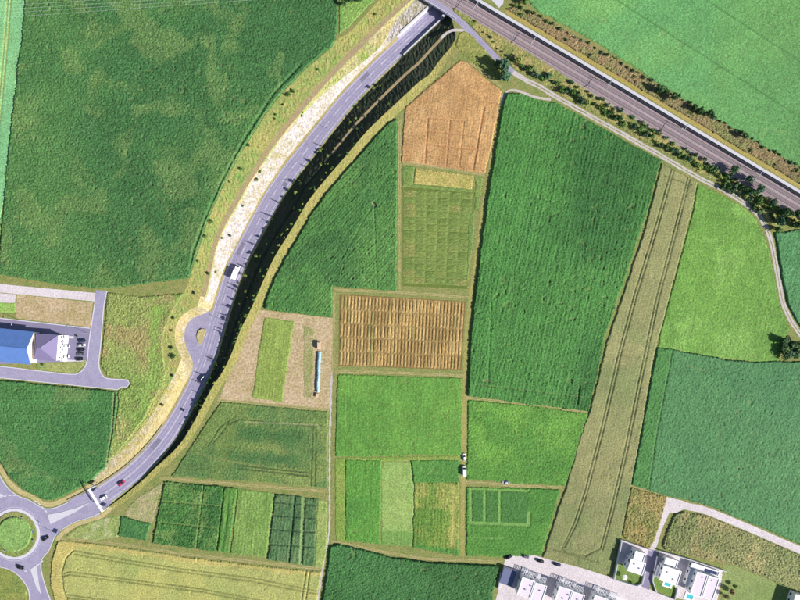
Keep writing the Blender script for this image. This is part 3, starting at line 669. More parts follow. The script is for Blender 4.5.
canopy('crop_plot_field', 'medium green narrow crop block beside the gravel lane', 'crop plot', [(345.5, 460), (381, 460), (380, 544), (346, 540)], angle=R(88), h=0.5, jit=0.2, cols=(C(76, 150, 54), C(64, 138, 56)), patch=14, row=1.6, rowh=0.1, rowc=0.08)
canopy('crop_plot_field', 'yellow-green grass margin around the lower crop blocks', 'grass', [(335, 458), (461, 455.5), (461, 460), (384, 461), (345, 459.5), (345.5, 541), (336, 540)], angle=R(88), h=0.25, jit=0.1, cols=(C(124, 168, 64), C(138, 170, 74)), patch=10)
canopy('crop_plot_field', 'pale green mown strip in the middle of the lower crop blocks', 'crop plot', [(381.5, 470), (384, 462), (410, 462), (411, 478), (414, 486), (413, 530), (412, 546), (382, 544)], angle=R(88), h=0.2, jit=0.06, cols=(C(132, 182, 92), C(144, 184, 96)), patch=16, row=2, rowh=0.03, rowc=0.03, speck=0.08, patches=[([(382, 531), (413, 532), (412, 547), (381, 545)], C(104, 160, 74), 1.2)])
canopy('crop_plot_field', 'deep green block just left of the parked van', 'crop plot', [(411, 460.5), (458.5, 460), (459, 482), (414, 482)], angle=R(0), h=0.6, jit=0.18, cols=(C(72, 148, 62), C(66, 136, 60)), patch=10, row=1.6, rowh=0.08, rowc=0.08)
canopy('crop_plot_field', 'yellowish green lumpy crop block below the deep green block', 'crop plot', [(414.5, 482.5), (459, 482.5), (458.5, 555), (413, 547.5)], angle=R(88), h=0.5, jit=0.3, cols=(C(112, 156, 58), C(92, 148, 54)), patch=12, row=2.0, rowh=0.15, rowc=0.12, third=(C(172, 176, 84), 0.4, 8),
       patches=[([(413, 544), (459, 549), (459, 556), (413, 550)], C(70, 140, 58), 1.1), ([(451, 486), (456, 486), (455, 546), (450, 546)], C(172, 172, 84), 0.8)])
canopy('pasture', 'vivid green grass field right of the lane above the two parked vehicles', 'field', [(468, 400), (530, 406), (587.5, 414), (578, 447), (565.5, 485), (520, 483), (467, 478.5)], angle=R(5), h=0.5, jit=0.26, cols=(C(76, 148, 56), C(92, 164, 60)), patch=28, row=2.4, rowh=0.06, rowc=0.04, speck=0.18, third=(C(60, 134, 52), 0.35, 14))
g_ = C(104, 168, 80)
canopy('crop_plot_field', 'green field with three dark rectangular plots outlined by light paths', 'crop plot', [(466.5, 487), (500, 488), (560, 489.5), (551, 522), (541, 555), (500, 556), (466.5, 555.5)], angle=R(1), h=0.55, jit=0.2, cols=(C(76, 150, 56), C(62, 136, 52)), patch=18, row=1.8, rowh=0.1, rowc=0.08,
       patches=[([(471.5, 489.5), (529, 491), (528.5, 525), (471, 523.5)], C(56, 122, 56), 1.0)],
       lines=[([(471, 489), (471, 523)], 1.2, 0.3, g_), ([(485, 490), (485, 523)], 1.2, 0.3, g_), ([(500, 490.5), (500, 523)], 1.2, 0.3, g_), ([(529, 513), (529, 525), (471, 523)], 1.6, 0.3, g_), ([(471, 489), (529, 491)], 0.9, 0.3, g_), ([(466, 538), (505, 538)], 0.5, 0.5, g_)])
canopy('maize_field', 'dark green maize field at the bottom centre left of the street', 'maize field', [(331, 546), (338, 544), (360, 549), (395, 558), (430, 562), (499, 565.5), (497, 575), (492, 595), (488, 650), (314, 650), (323, 598), (327, 570)], angle=R(20), h=1.4, jit=0.38, cols=(C(46, 108, 58), C(54, 122, 68)), patch=40, row=1.9, rowh=0.15, rowc=0.1, speck=0.25)
by = C(206, 190, 96)
canopy('barley_field', 'yellow barley field with curved headland lines beside the roundabout', 'grain field', [(58, 541), (70, 540.5), (110, 546), (190, 557.5), (250, 565), (321, 572), (318, 592), (312, 650), (54, 650), (57, 605), (51, 585), (52, 562)], angle=R(-8), h=0.7, jit=0.1, cols=(C(178, 184, 98), C(160, 178, 94)), patch=40, row=1.8, rowh=0.05, rowc=0.05, speck=0.1, third=(C(204, 194, 98), 0.3, 25),
       patches=[([(58, 541), (70, 540), (190, 557), (321, 572), (321, 576), (190, 562), (80, 547), (68, 556), (64, 570), (66, 590), (74, 620), (60, 620), (57, 605), (51, 585), (52, 562)], C(196, 182, 96), 0.95, 1.6)],
       lines=[([(320, 591), (250, 577), (180, 568), (120, 558), (74, 550), (66, 558), (62, 572), (64, 590), (70, 606)], 0.4, 0.2, C(140, 148, 80)), ([(320, 594), (250, 580.5), (180, 571), (120, 561.5), (74, 553.5)], 0.4, 0.2, C(140, 148, 80)),
              ([(64, 573), (70, 571), (130, 579), (200, 588), (300, 607)], 0.4, 0.2, C(140, 148, 80)), ([(64, 575.5), (70, 574), (130, 582), (200, 591), (300, 610)], 0.4, 0.2, C(140, 148, 80)), ([(68, 594), (110, 600), (140, 606)], 0.4, 0.2, C(140, 148, 80)), ([(67, 597), (110, 603), (140, 609)], 0.4, 0.2, C(140, 148, 80)),
              ([(306, 571), (300, 610)], 0.5, 0.3, C(150, 156, 80)), ([(310, 571), (304, 610)], 0.5, 0.3, C(150, 156, 80))])
canopy('maize_field', 'dark green maize field between the service road and the roundabout', 'maize field', [(-60, 374), (0, 380), (40, 384), (80, 388), (116, 391.5), (117.5, 400), (115, 430), (109, 462), (107, 466), (92, 479), (78, 488), (62, 496.5), (52, 500), (43, 499), (33, 493), (21, 487), (12, 479), (4, 466), (-8, 446), (-60, 420)], angle=R(0), h=1.3, jit=0.36, cols=(C(52, 118, 66), C(62, 130, 72)), patch=40, row=1.8, rowh=0.16, rowc=0.1, speck=0.22, third=(C(104, 144, 84), 0.2, 18),
       lines=[([(115, 393), (113, 430), (107, 465)], 0.6, 0.3, C(130, 140, 90))])
dk = C(70, 98, 56)
canopy('fallow_field', 'olive field with looping wheel marks beside the cutting', 'field', [(221, 402), (328, 412), (327, 487.5), (260, 482), (172, 475.5), (185, 456), (198, 437), (210, 418)], angle=R(-6), h=0.5, jit=0.26, cols=(C(122, 152, 80), C(104, 142, 72)), patch=22, row=2.6, rowh=0.12, rowc=0.1, third=(C(66, 122, 72), 0.42, 20),
       patches=[([(238, 424), (312, 432), (300, 445), (236, 440)], C(62, 114, 64), 1.1, 4.0), ([(225, 452), (290, 452), (308, 468), (232, 464)], C(64, 116, 66), 1.1, 4.0)],
       lines=[([(226, 425), (240, 419), (320, 427)], 0.3, 0.5, dk), ([(214, 442), (226, 427)], 0.3, 0.5, dk), ([(208, 446), (220, 427), (236, 416)], 0.3, 0.5, dk), ([(240, 465), (310, 473)], 0.35, 0.45, dk), ([(238, 468), (308, 476)], 0.35, 0.45, dk), ([(313, 428), (311, 486)], 0.3, 0.5, dk), ([(316, 428), (315, 486)], 0.3, 0.5, dk), ([(195, 452), (216, 459), (260, 466)], 0.3, 0.6, C(130, 144, 82)), ([(245, 422), (318, 425), (320, 429)], 0.5, 0.5, C(140, 156, 104))])
flat('fallow_soil', [(256, 309.5), (333, 318), (330, 408.5), (219, 399), (231, 370), (246, 336)], 0.01, M['bare'])
canopy('crop_plot_field', 'light green rectangular crop strip on the bare pale soil', 'crop plot', [(264.5, 317.5), (294.5, 321.5), (288, 360), (282, 401.5), (252.5, 397.5), (258, 360)], angle=R(84), h=0.35, jit=0.12, cols=(C(138, 168, 74), C(128, 160, 68)), patch=12, row=1.7, rowh=0.1, rowc=0.08, speck=0.12)
canopy('weed_strip', 'thin green weed cover on bare soil left of the blue tube', 'weeds', [(304, 325), (314, 330), (312, 398), (304, 396)], h=0.12, jit=0.1, cols=(C(190, 172, 126), C(160, 160, 96)), patch=6, third=(C(146, 156, 84), 0.4, 5))
# lower-left plot row
dkg = (C(58, 120, 58), C(46, 106, 54)); sp = C(100, 142, 72)
canopy('crop_plot_field', 'small isolated dark green square plot near the roundabout', 'crop plot', [(122, 516.5), (150.5, 523.5), (146, 540.5), (118.5, 535)], angle=R(-12), h=0.9, jit=0.3, cols=(C(50, 112, 66), C(56, 122, 68)), patch=6)
canopy('crop_plot_field', 'dark green lumpy vegetable plot divided by two cross paths', 'crop plot', [(165, 481.5), (224, 486.5), (216, 551), (153, 542.5)], angle=R(-7), h=0.9, jit=0.42, cols=dkg, patch=10, row=2.6, rowh=0.25, rowc=0.14, speck=0.3, third=(C(104, 150, 78), 0.3, 7),
       lines=[([(163, 501), (222, 506)], 0.5, 0.3, sp), ([(160, 522), (219, 528)], 0.4, 0.35, sp), ([(204, 484), (196, 549)], 0.4, 0.35, sp)])
canopy('crop_plot_field', 'narrow green strip with dark shadowed rows beside the vegetable plot', 'crop plot', [(225, 487), (237, 488.5), (229, 552.5), (217.5, 551)], angle=R(83), h=1.1, jit=0.3, cols=(C(84, 148, 64), C(70, 134, 60)), patch=7, row=3.2, rowh=0.5, rowc=0.15)
canopy('crop_plot_field', 'light green crop strip between two dark plot blocks', 'crop plot', [(238.5, 489), (274, 493), (266.5, 557.5), (230.5, 553)], angle=R(83), h=0.5, jit=0.2, cols=(C(118, 166, 80), C(106, 156, 72)), patch=10, row=2.0, rowh=0.14, rowc=0.1)
bd = C(56, 94, 66)
canopy('crop_plot_field', 'blue-green gridded plot block at the right end of the lower row', 'crop plot', [(275.5, 493.5), (317, 499), (314, 566), (268, 559)], angle=R(83), h=0.9, jit=0.3, cols=(C(74, 122, 80), C(60, 108, 68)), patch=8, row=2.0, rowh=0.2, rowc=0.12, third=(C(98, 140, 92), 0.3, 7),
       lines=[([(274, 502), (316, 505)], 0.4, 0.3, bd), ([(272, 515), (316, 518)], 0.4, 0.3, bd), ([(270, 529), (315, 532)], 0.4, 0.3, bd), ([(269, 544), (315, 547)], 0.4, 0.3, bd), ([(295, 495), (289, 562)], 0.7, 0.1, bd), ([(304, 497), (301, 564)], 1.6, 0.2, C(120, 160, 96))])
canopy('grass_margin', 'green grass margin between the gridded plot and the gravel lane', 'grass', [(318, 499.5), (327, 501), (326, 555), (322, 567), (315, 566.5)], angle=R(88), h=0.3, jit=0.12, cols=(C(132, 168, 82), C(148, 172, 92)), patch=10)
canopy('stubble_patch', 'pinkish dry stubble patch above the small square plot', 'stubble', [(140, 497), (162, 482.5), (152, 524), (124, 515), (130, 505)], h=0.15, jit=0.1, cols=(C(188, 174, 128), C(168, 168, 110)), patch=8, third=(C(150, 166, 92), 0.35, 6))
canopy('rough_grass', 'green weedy grass corner beside the roundabout exit', 'grass', [(78, 527), (104, 518), (122, 515.5), (118, 536.5), (96, 540), (66, 537)], h=0.25, jit=0.15, cols=(C(150, 162, 88), C(128, 158, 84)), patch=10, third=(C(186, 188, 140), 0.25, 7))
canopy('rough_meadow', 'rough yellow-green meadow between the service road and main road bank', 'meadow', [(108, 293), (140, 297)] + [tuple(p) for p in BD['A'][0][st(304):st(468):8]] + [(107, 462), (115, 430), (119, 400), (118, 391), (127, 389), (132, 384), (129, 379), (107, 376), (101.5, 364), (104, 340), (106, 315)],
       angle=R(60), h=0.55, jit=0.42, cols=(C(142, 164, 84), C(120, 158, 76)), patch=20, third=(C(176, 148, 96), 0.36, 12), speck=0.28,
       patches=[([(150, 305), (168, 306), (157, 340), (160, 365), (158, 385), (140, 418), (135, 415), (150, 380)], C(124, 172, 76), 0.8, 4.0)])
canopy('rough_meadow', 'yellow brown weedy patch left of the pale side road', 'meadow', [(631, 487.5), (667, 497), (664, 508), (655, 538), (650, 548), (626, 539), (622, 535)], h=0.7, jit=0.5, cols=(C(158, 148, 78), C(138, 144, 72)), patch=10, third=(C(180, 158, 94), 0.4, 6), speck=0.3)
canopy('rough_meadow', 'rough olive scrubland between the side road and the white houses', 'meadow', [(675, 514), (684, 511.5), (707, 516), (750, 533.5), (800, 555.5), (850, 577), (850, 600), (800, 592), (775, 581), (750, 571), (738, 565), (722, 562), (700, 558), (665, 549), (662, 545), (668, 528)], h=0.8, jit=0.55, cols=(C(150, 156, 96), C(128, 146, 86)), patch=16, third=(C(186, 168, 108), 0.38, 10), speck=0.32)
canopy('lawn', 'smooth light green lawn right of the white houses', 'lawn', [(722, 564), (738, 567), (750, 573), (775, 583), (790, 588), (790, 660), (718, 660), (722, 600)], h=0.12, jit=0.05, cols=(C(140, 166, 92), C(126, 160, 82)), patch=16, speck=0.08)
canopy('rough_grass', 'green grass beside the trees at the top of the left bank', 'grass', [(339, -40), (386, -40), (392, -18), (368, 6), (349, 27), (339, 34)], h=0.4, jit=0.25, cols=(C(96, 160, 76), C(124, 174, 84)), patch=10)
canopy('dry_grass', 'olive dry grass on the corner between the farm track and orange field', 'grass', [(456, 46), (459, 36), (464, 31), (474, 38), (494, 60), (505, 73), (502, 82), (493, 78), (470, 60), (462, 53)], h=0.35, jit=0.2, cols=(C(158, 160, 76), C(132, 148, 68)), patch=10)

# ---- trial fields: soil with single plots
def plot_meshes(nx, ny, w_, l_, hgt, cols_, k=3):
    out = []
    for c in cols_:
        for v in range(k):
            vs = []; fs = []; n = nx + 1
            for j in range(ny + 1):
                for i in range(nx + 1):
                    e = i in (0, nx) or j in (0, ny)
                    vs.append(((i / nx - 0.5) * w_ + (0 if e else random.uniform(-.1, .1)), (j / ny - 0.5) * l_ + random.uniform(-.1, .1), 0.0 if e else hgt * random.uniform(0.6, 1.25)))
            for j in range(ny):
                for i in range(nx): fs.append((j*n+i, j*n+i+1, (j+1)*n+i+1, (j+1)*n+i))
            me = mesh('crop_plot', vs, fs, None)
            a = me.attributes.new('Col', 'FLOAT_COLOR', 'POINT'); cc = []
            for q in vs:
                s_ = random.uniform(0.78, 1.22); cc += [c[0] * s_, c[1] * s_, c[2] * s_, 1]
            a.data.foreach_set('color', cc); me.materials.append(LEAF); out.append(me)
    return out
def trial(name, label, quad, ncol, nrow, hgt, cols_, weights, soilmat, gap=(0.82, 0.9), m=(0.02, 0.03)):
    root = flat(name, quad, 0.014, soilmat, kind='structure'); tag(root, label, 'field')
    q = [np.array(P(*p)[:2]) for p in quad]     # tl, tr, br, bl
    wm = np.linalg.norm(q[1] - q[0]) / ncol * gap[0]; lm = np.linalg.norm(q[3] - q[0]) / nrow * gap[1]
    ms = plot_meshes(4, 6, wm, lm, hgt, cols_); k = len(ms) // len(cols_)
    colw = [random.choices(range(len(cols_)), weights)[0] for _ in range(ncol)]
    for j in range(nrow):
        for i in range(ncol):
            u = m[0] + (1 - 2 * m[0]) * (i + 0.5) / ncol; v = m[1] + (1 - 2 * m[1]) * (j + 0.5) / nrow
            p = (q[0] * (1 - u) + q[1] * u) * (1 - v) + (q[3] * (1 - u) + q[2] * u) * v
            ax = (q[1] - q[0]) * (1 - v) + (q[2] - q[3]) * v
            ci = random.choices(range(len(cols_)), weights)[0]
            if random.random() < 0.35: ci = colw[i]
            o = link('crop_plot', ms[ci * k + random.randrange(k)], root)
            o.location = (p[0], p[1], 0.02); o.rotation_euler = (0, 0, math.atan2(ax[1], ax[0]))
            o.scale = (random.uniform(0.93, 1.05), random.uniform(0.97, 1.03), random.uniform(0.8, 1.2))
trial('trial_plot_field', 'brown trial field of small straw-coloured plots in five rows', [(339.5, 294), (465.5, 301.5), (461, 370), (338.5, 365.5)], 36, 5, 0.24,
      [C(190, 160, 104), C(180, 150, 96), C(198, 170, 114), C(168, 140, 88), C(160, 148, 90)], [5, 5, 3, 3, 1], M['brownsoil'], gap=(0.74, 0.97), m=(0.006, 0.012))
M['greensoil'] = soil('weedy_trial_soil', [C(112, 132, 62), C(98, 122, 56), C(130, 142, 70)], (0.05, 0.3, 1.3), bump=0.4)
trial('trial_plot_field', 'green trial field of low plots under the orange grain field', [(402.5, 187), (475, 190), (467, 289), (402.5, 286)], 6, 14, 0.17,
      [C(128, 148, 78), C(122, 144, 74), C(134, 150, 80), C(142, 148, 84), C(118, 140, 72)], [5, 4, 3, 1, 2], M['greensoil'], gap=(0.95, 0.93))
canopy('crop_plot_field', 'yellow ripe strip along the top of the green trial field', 'crop plot', [(415, 168.5), (473, 176), (471.5, 189), (414, 183)], angle=R(-6), h=0.4, jit=0.12, cols=(C(192, 176, 90), C(176, 168, 80)), patch=8, row=1.5, rowh=0.08, rowc=0.08)
canopy('grass_margin', 'green grass margin around the top of the green trial field', 'grass', [(402.5, 165.5), (414, 167), (413, 184), (471, 190), (476, 190.5), (474.5, 177), (483, 177.5), (478, 210), (469, 214), (466.5, 288), (473, 240), (475.5, 192), (402.5, 186.5)], h=0.25, jit=0.12, cols=(C(124, 156, 76), C(104, 146, 70)), patch=8)

# ------------------------------------------------------------------ railway
RD = np.array([0.8590, 0.5120]); RN = np.array([-0.5120, 0.8590]); R0 = np.array([482.0, 2.5])   # along the line, across it (towards the fields)
def rp(a, o, z=0.0, bz=None):
    """pixel distance along / across the railway (at ground level) -> world"""
    q = R0 + RD * a + RN * o; x, y, _ = P(q[0], q[1], 0); return (x, y, z)
A0, A1_ = -70.0, 440.0
def rail_prism(name, o0, o1, z0, z1, mat, parent=None, a0=A0, a1=A1_, kind=None, top=None):
    """long bar with a trapezoid section"""
    t0, t1 = top if top else (o0, o1)
    vs = [rp(a0, o0, z0), rp(a0, o1, z0), rp(a0, t1, z1), rp(a0, t0, z1), rp(a1, o0, z0), rp(a1, o1, z0), rp(a1, t1, z1), rp(a1, t0, z1)]
    fs = [(0, 1, 2, 3), (4, 7, 6, 5), (0, 4, 5, 1), (1, 5, 6, 2), (2, 6, 7, 3), (3, 7, 4, 0)]
    o = obj(name, vs, fs, mat, parent)
    if kind: tag(o, kind=kind)
    return o
M['railside'] = soil('railside_gravel', [C(176, 164, 162), C(160, 150, 140), C(188, 178, 176)], (0.08, 0.4, 2.0), bump=0.3)
M['drygrass'] = soil('orange_dry_grass', [C(198, 172, 112), C(184, 164, 96), C(172, 170, 84)], (0.04, 0.2, 1.2), bump=0.6)
BO = 4.2      # barrier foot, pixels across from the seen dark line
rail_prism('railside_strip', 19.6, 23.5, 0.0, 0.035, M['railside'], kind='structure')
rail_prism('railway_ballast', BO + 0.6, 20.2, 0.0, 0.55, M['ballast'], kind='structure', top=(BO + 0.7, 18.9))
for k, oc in enumerate((8.9, 15.6)):
    root = empty('railway_track', rp(0, oc, 0.55)); tag(root, 'railway track nearer the noise barrier' if k == 0 else 'railway track nearer the farm track', 'railway track', 'pair of railway tracks')
    l = root.location
    def loc_(o): 
        o.data.transform(Matrix.Translation((-l[0], -l[1], -l[2]))); return o
    for g in (-1.25, 1.25): loc_(rail_prism('rail', oc + g - 0.11, oc + g + 0.11, 0.70, 0.86, M['rail'], root))
    mb = MB(); d3 = np.array([RD[0], -RD[1]]); n3 = np.array([RN[0], -RN[1]])
    a = A0
    while a < A1_:
        c = np.array(rp(a, oc)[:2]); b = len(mb.v); hw, hl = 0.13, 1.28
        for z in (0.55, 0.72):
            for sx, sy in ((-1, -1), (1, -1), (1, 1), (-1, 1)):
                q = c + d3 * hw * sx + n3 * hl * sy; mb.v.append((q[0] - l[0], q[1] - l[1], z - l[2]))
        mb.f += [(b+4, b+5, b+6, b+7), (b, b+1, b+5, b+4), (b+1, b+2, b+6, b+5), (b+2, b+3, b+7, b+6), (b+3, b, b+4, b+7)]
        a += 1.0
    o = mb.build('sleepers', M['sleeper'], root); o['kind'] = 'stuff'
# noise barrier: posts with panels between them
nb = empty('noise_barrier', rp(150, BO, 0)); tag(nb, 'long dark noise barrier wall beside the railway tracks', 'noise barrier')
ln = nb.location; step = 9.0; a = A0; kk = 0
d3 = np.array([RD[0], -RD[1]]); n3 = np.array([RN[0], -RN[1]]); ang = math.atan2(d3[1], d3[0])
mbp = MB().box(0.12, step * S - 0.12, -0.10, 0.10, 0.0, 3.4); mep = mesh('panel', mbp.v, mbp.f, M['barrier'])
mbq = MB().box(-0.12, 0.12, -0.16, 0.16, 0.0, 3.5); meq = mesh('post', mbq.v, mbq.f, M['steel'])
mbc = MB().box(-0.0, step * S, -0.2, 0.2, 3.51, 3.64); mec = mesh('coping', mbc.v, mbc.f, M['concrete'])
while a < A1_:
    p = rp(a, BO); 
    for nm, me in (('panel', mep), ('post', meq), ('coping', mec)):
        o = link(nm, me, nb); o.location = (p[0] - ln[0], p[1] - ln[1], 0); o.rotation_euler = (0, 0, ang)
    a += step
rail_prism('cable_duct_path', BO - 5.6, BO - 0.9, 0.0, 0.3, M['concrete'], kind='structure')
flat('pale_yard', [(486, -6), (506, -12), (503, 4), (499, 8)], 0.05, M['concrete'])
flat('dry_grass_strip', [tuple(R0 + RD * a + RN * o) for a, o in ((60, 23.5), (420, 23.5), (420, 31), (330, 33), (240, 33), (150, 34), (90, 30), (60, 28))], 0.012, M['drygrass'])
flat('dry_grass_strip', [tuple(R0 + RD * a + RN * o) for a, o in ((25, -2.8), (430, -2.8), (430, -7), (200, -7), (25, -7))], 0.012, M['drygrass'])
canopy('dry_scrub', 'brown dry scrub between the noise barrier path and top right field', 'scrub', [tuple(R0 + RD * a + RN * o) for a, o in ((24, -7), (440, -7), (440, -22), (300, -20), (200, -19.5), (140, -19.5), (90, -19), (60, -18), (34, -14))], angle=R(-31), h=0.8, jit=0.5,
       cols=(C(158, 134, 92), C(140, 130, 84)), patch=14, third=(C(126, 140, 70), 0.4, 9), speck=0.3)
canopy('railside_scrub', 'yellow-green weeds in the wedge between farm track and railway', 'scrub', [(452, 5), (460, 10), (520, 46), (560, 73), (602, 101), (650, 129), (700, 159), (760, 197), (800, 222), (840, 250), (840, 300), (800, 226), (776, 229), (766, 218), (752, 203), (727, 186.5), (702, 174.5), (652, 145.5), (602, 117.5), (562, 95), (542, 83), (517, 70), (492, 47.5), (469, 24), (455, 12)], angle=R(-31), h=0.4, jit=0.3,
       cols=(C(176, 164, 92), C(150, 158, 78)), patch=12, third=(C(112, 142, 66), 0.35, 7), speck=0.25)
# overhead line masts
def mast(a, label):
    p = rp(a, BO + 1.8); root = empty('overhead_line_mast', (p[0], p[1], 0.0), ang); tag(root, label, 'mast', 'railway overhead line masts')
    MB().box(-0.3, 0.3, -0.3, 0.3, 0, 0.7).build('footing', M['concrete'], root)
    MB().bar((0, 0, 0.7), (0, 0, 8.2), 0.16, 8, 0.12).build('pole', M['steel'], root)
    dd = -1.0
    MB().bar((0, 0, 6.8), (0, -7.4, 7.3), 0.11, 6).build('arm', M['steel'], root)
    MB().bar((0, 0, 8.0), (0, -7.0, 7.35), 0.05, 5).build('stay', M['steel'], root)
    for yy in (-2.9, -6.9):
        MB().bar((-0.6, yy, 6.0), (-0.0, yy, 7.2), 0.06, 5).build('registration_arm', M['steel'], root)
for a, lb in ((-2, 'overhead line mast nearest the road underpass'), (64, 'second overhead line mast from the underpass'), (150, 'overhead line mast in the middle of the railway stretch'),
              (236, 'overhead line mast beside the pair of dark round bushes'), (322, 'overhead line mast nearest the right edge of the picture')): mast(a, lb)
for k, oc in enumerate((8.9, 15.6)):
    mb = MB(); mb.bar(rp(A0, oc, 5.6), rp(A1_, oc, 5.6), 0.03, 4); mb.bar(rp(A0, oc, 6.9), rp(A1_, oc, 6.9), 0.03, 4)
    tag(mb.build('contact_wire', M['steel']), 'thin contact wire above the track by the barrier' if k == 0 else 'thin contact wire above the track by the farm side', 'wire')
# power line over the upper left field
M['alu'] = plain('aluminium_cable', C(236, 240, 246), 0.4, 0.3)
for k, (a, b) in enumerate((((-60, 9.5), (560, -28.4)), ((-60, 13.5), (560, -25.3)), ((-60, 17.5), (560, -23.8)), ((-60, 22), (560, -21.9)))):
    pts = []
    for i in range(25):
        t = i / 24; zc = 19 - 3.5 * math.sin(math.pi * t); pts.append(P(a[0] * (1 - t) + b[0] * t, a[1] * (1 - t) + b[1] * t, zc))
    mb = MB()
    for i in range(24): mb.bar(pts[i], pts[i + 1], 0.035, 5)
    tag(mb.build('power_cable', M['alu']), ['topmost', 'second', 'third', 'lowest'][k] + ' of the four pale power cables crossing the upper left field', 'power cable', 'power cables')
for nm_, px, py in (('west', -60, 15.6), ('east', 560, -24.8)):
    p = P(px, py, 19); root = empty('power_pylon', (p[0], p[1], 0)); tag(root, 'steel power pylon at the left end of the cables' if px < 0 else 'steel power pylon at the right end of the cables', 'pylon')
    MB().bar((0, 0, 0), (0, 0, 22), 0.5, 8, 0.2).build('pole', M['steel'], root); MB().box(-0.15, 0.15, -4.6, 4.6, 18.9, 19.2).build('crossarm', M['steel'], root)

# ------------------------------------------------------------------ trees and shrubs
def barkmat(): return plain('bark', C(96, 80, 62), 0.9)
M['bark'] = barkmat()
def foliage(name, c, var=0.35):
    m, t, b = newmat(name); b.inputs['Roughness'].default_value = 0.7
    tc = t.nodes.new('ShaderNodeNewGeometry'); n = t.nodes.new('ShaderNodeTexNoise'); n.inputs['Scale'].default_value = 0.9; n.inputs['Detail'].default_value = 3
    t.links.new(tc.outputs['Position'], n.inputs['Vector'])
    r = t.nodes.new('ShaderNodeMapRange'); r.inputs[1].default_value = 0.3; r.inputs[2].default_value = 0.7
    t.links.new(n.outputs['Fac'], r.inputs[0])
    mx = t.nodes.new('ShaderNodeMix'); mx.data_type = 'RGBA'; mx.inputs[6].default_value = (*[x * (1 - var) for x in c], 1); mx.inputs[7].default_value = (*[x * (1 + var) for x in c], 1)
    t.links.new(r.outputs[0], mx.inputs[0]); t.links.new(mx.outputs[2], b.inputs['Base Color'])
    return m
FOL = {'dark': foliage('foliage_dark', C(72, 108, 62)), 'mid': foliage('foliage_mid', C(98, 136, 66)), 'light': foliage('foliage_light', C(150, 170, 84)), 'blue': foliage('foliage_blue', C(84, 122, 92)), 'brown': foliage('foliage_brown', C(150, 130, 92))}
def crown_mesh(rx, rz, z0, n, leaf, mat, shape='round', lumps=5):
    """leaf-sized faces spread through an uneven crown of unit-metre size"""
    vs = []; fs = []
    cs = []
    for k in range(lumps):
        t = random.uniform(0, 6.28); rr = rx * random.uniform(0.15, 0.62); cs.append((rr * math.cos(t), rr * math.sin(t), z0 + rz * random.uniform(0.3, 1.35), rx * random.uniform(0.34, 0.6)))
    for i in range(n):
        if shape == 'cone':
            h = random.random() ** 1.4; r = rx * (1 - h) * (0.45 + 0.55 * math.sqrt(random.random())) + 0.05; t = random.uniform(0, 6.28)
            p = Vector((r * math.cos(t), r * math.sin(t), z0 + h * 2 * rz))
            nrm = Vector((math.cos(t), math.sin(t), 0.6))
        else:
            c = random.choice(cs); d = Vector((random.gauss(0, 1), random.gauss(0, 1), random.gauss(0.25, 1))).normalized(); r = c[3] * random.uniform(0.65, 1.05)
            p = Vector(c[:3]) + Vector((d.x * r, d.y * r, d.z * r * rz / rx)); nrm = d
            p.z = max(p.z, 0.08)
        nrm = (nrm + Vector((random.uniform(-.7, .7), random.uniform(-.7, .7), random.uniform(-.5, .7)))).normalized()
        u = nrm.orthogonal().normalized(); v = nrm.cross(u); a = random.uniform(0, 3.14); u, v = u * math.cos(a) + v * math.sin(a), v * math.cos(a) - u * math.sin(a)
        l = leaf * random.uniform(0.6, 1.3); b = len(vs)
        vs += [tuple(p - u * l), tuple(p + v * l * 0.6), tuple(p + u * l), tuple(p - v * l * 0.6)]; fs.append((b, b+1, b+2, b+3))
    return mesh('crown', vs, fs, mat)
def trunk_mesh(h, r):
    mb = MB(); mb.bar((0, 0, 0), (0.03, 0.02, h), r, 6, r * 0.5)
    for k in range(4):
        t = k * 1.57 + random.uniform(0, 1); mb.bar((0.02, 0.01, h * 0.6), (0.5 * h * math.cos(t) * 0.6, 0.5 * h * math.sin(t) * 0.6, h * 1.15), r * 0.4, 5, r * 0.15)
    return mesh('trunk', mb.v, mb.f, M['bark'])
PROTO = {}
for kname, f in FOL.items():
    for v in range(3):
        PROTO[('bush', kname, v)] = (crown_mesh(1.0, 0.75, 0.15, 200, 0.21, f, lumps=7), trunk_mesh(0.6, 0.06))
        PROTO[('tree', kname, v)] = (crown_mesh(1.0, 1.0, 0.5, 460, 0.19, f, lumps=9), trunk_mesh(0.9, 0.07))
        PROTO[('cone', kname, v)] = (crown_mesh(0.55, 1.3, 0.25, 150, 0.16, f, 'cone'), trunk_mesh(0.5, 0.05))
def plant(kind, kname, loc, r, label, name=None, cat=None, group=None, hz=1.0):
    """one shrub or tree: trunk and crown under an Empty at its foot"""
    cm, tm = PROTO[(kind, kname, random.randrange(3))]
    nm = name or ('shrub' if kind == 'bush' else 'young_tree')
    root = empty(nm, loc, random.uniform(0, 6.28)); root.scale = (r * random.uniform(.88, 1.12), r * random.uniform(.88, 1.12), r * hz)
    tag(root, label, cat or ('shrub' if kind == 'bush' else 'tree'), group)
    link('crown', cm, root); link('trunk', tm, root)
    return root
CW = {'dark': 'dark green', 'mid': 'mid green', 'blue': 'blue-green', 'light': 'pale green', 'brown': 'brownish'}
def size_word(r, a, b): return 'small' if r < a else ('large' if r > b else 'medium-sized')
def seg_word(px):
    for lim, wd in ((500, 'near the underpass'), (545, 'at the long maize field corner'), (605, 'over the left long maize'), (662, 'over the right long maize'), (700, 'over the tan wheat strip'), (735, 'over the lime meadow'), (900, 'near the bend of the track')):
        if px < lim: return wd
def yseg(y):
    for lim, wd in ((125, 'below the orange field'), (180, 'high up the bend'), (240, 'above the truck'), (290, 'beside the truck'), (345, 'across from the lay-by'), (600, 'below the lay-by')):
        if y < lim: return wd
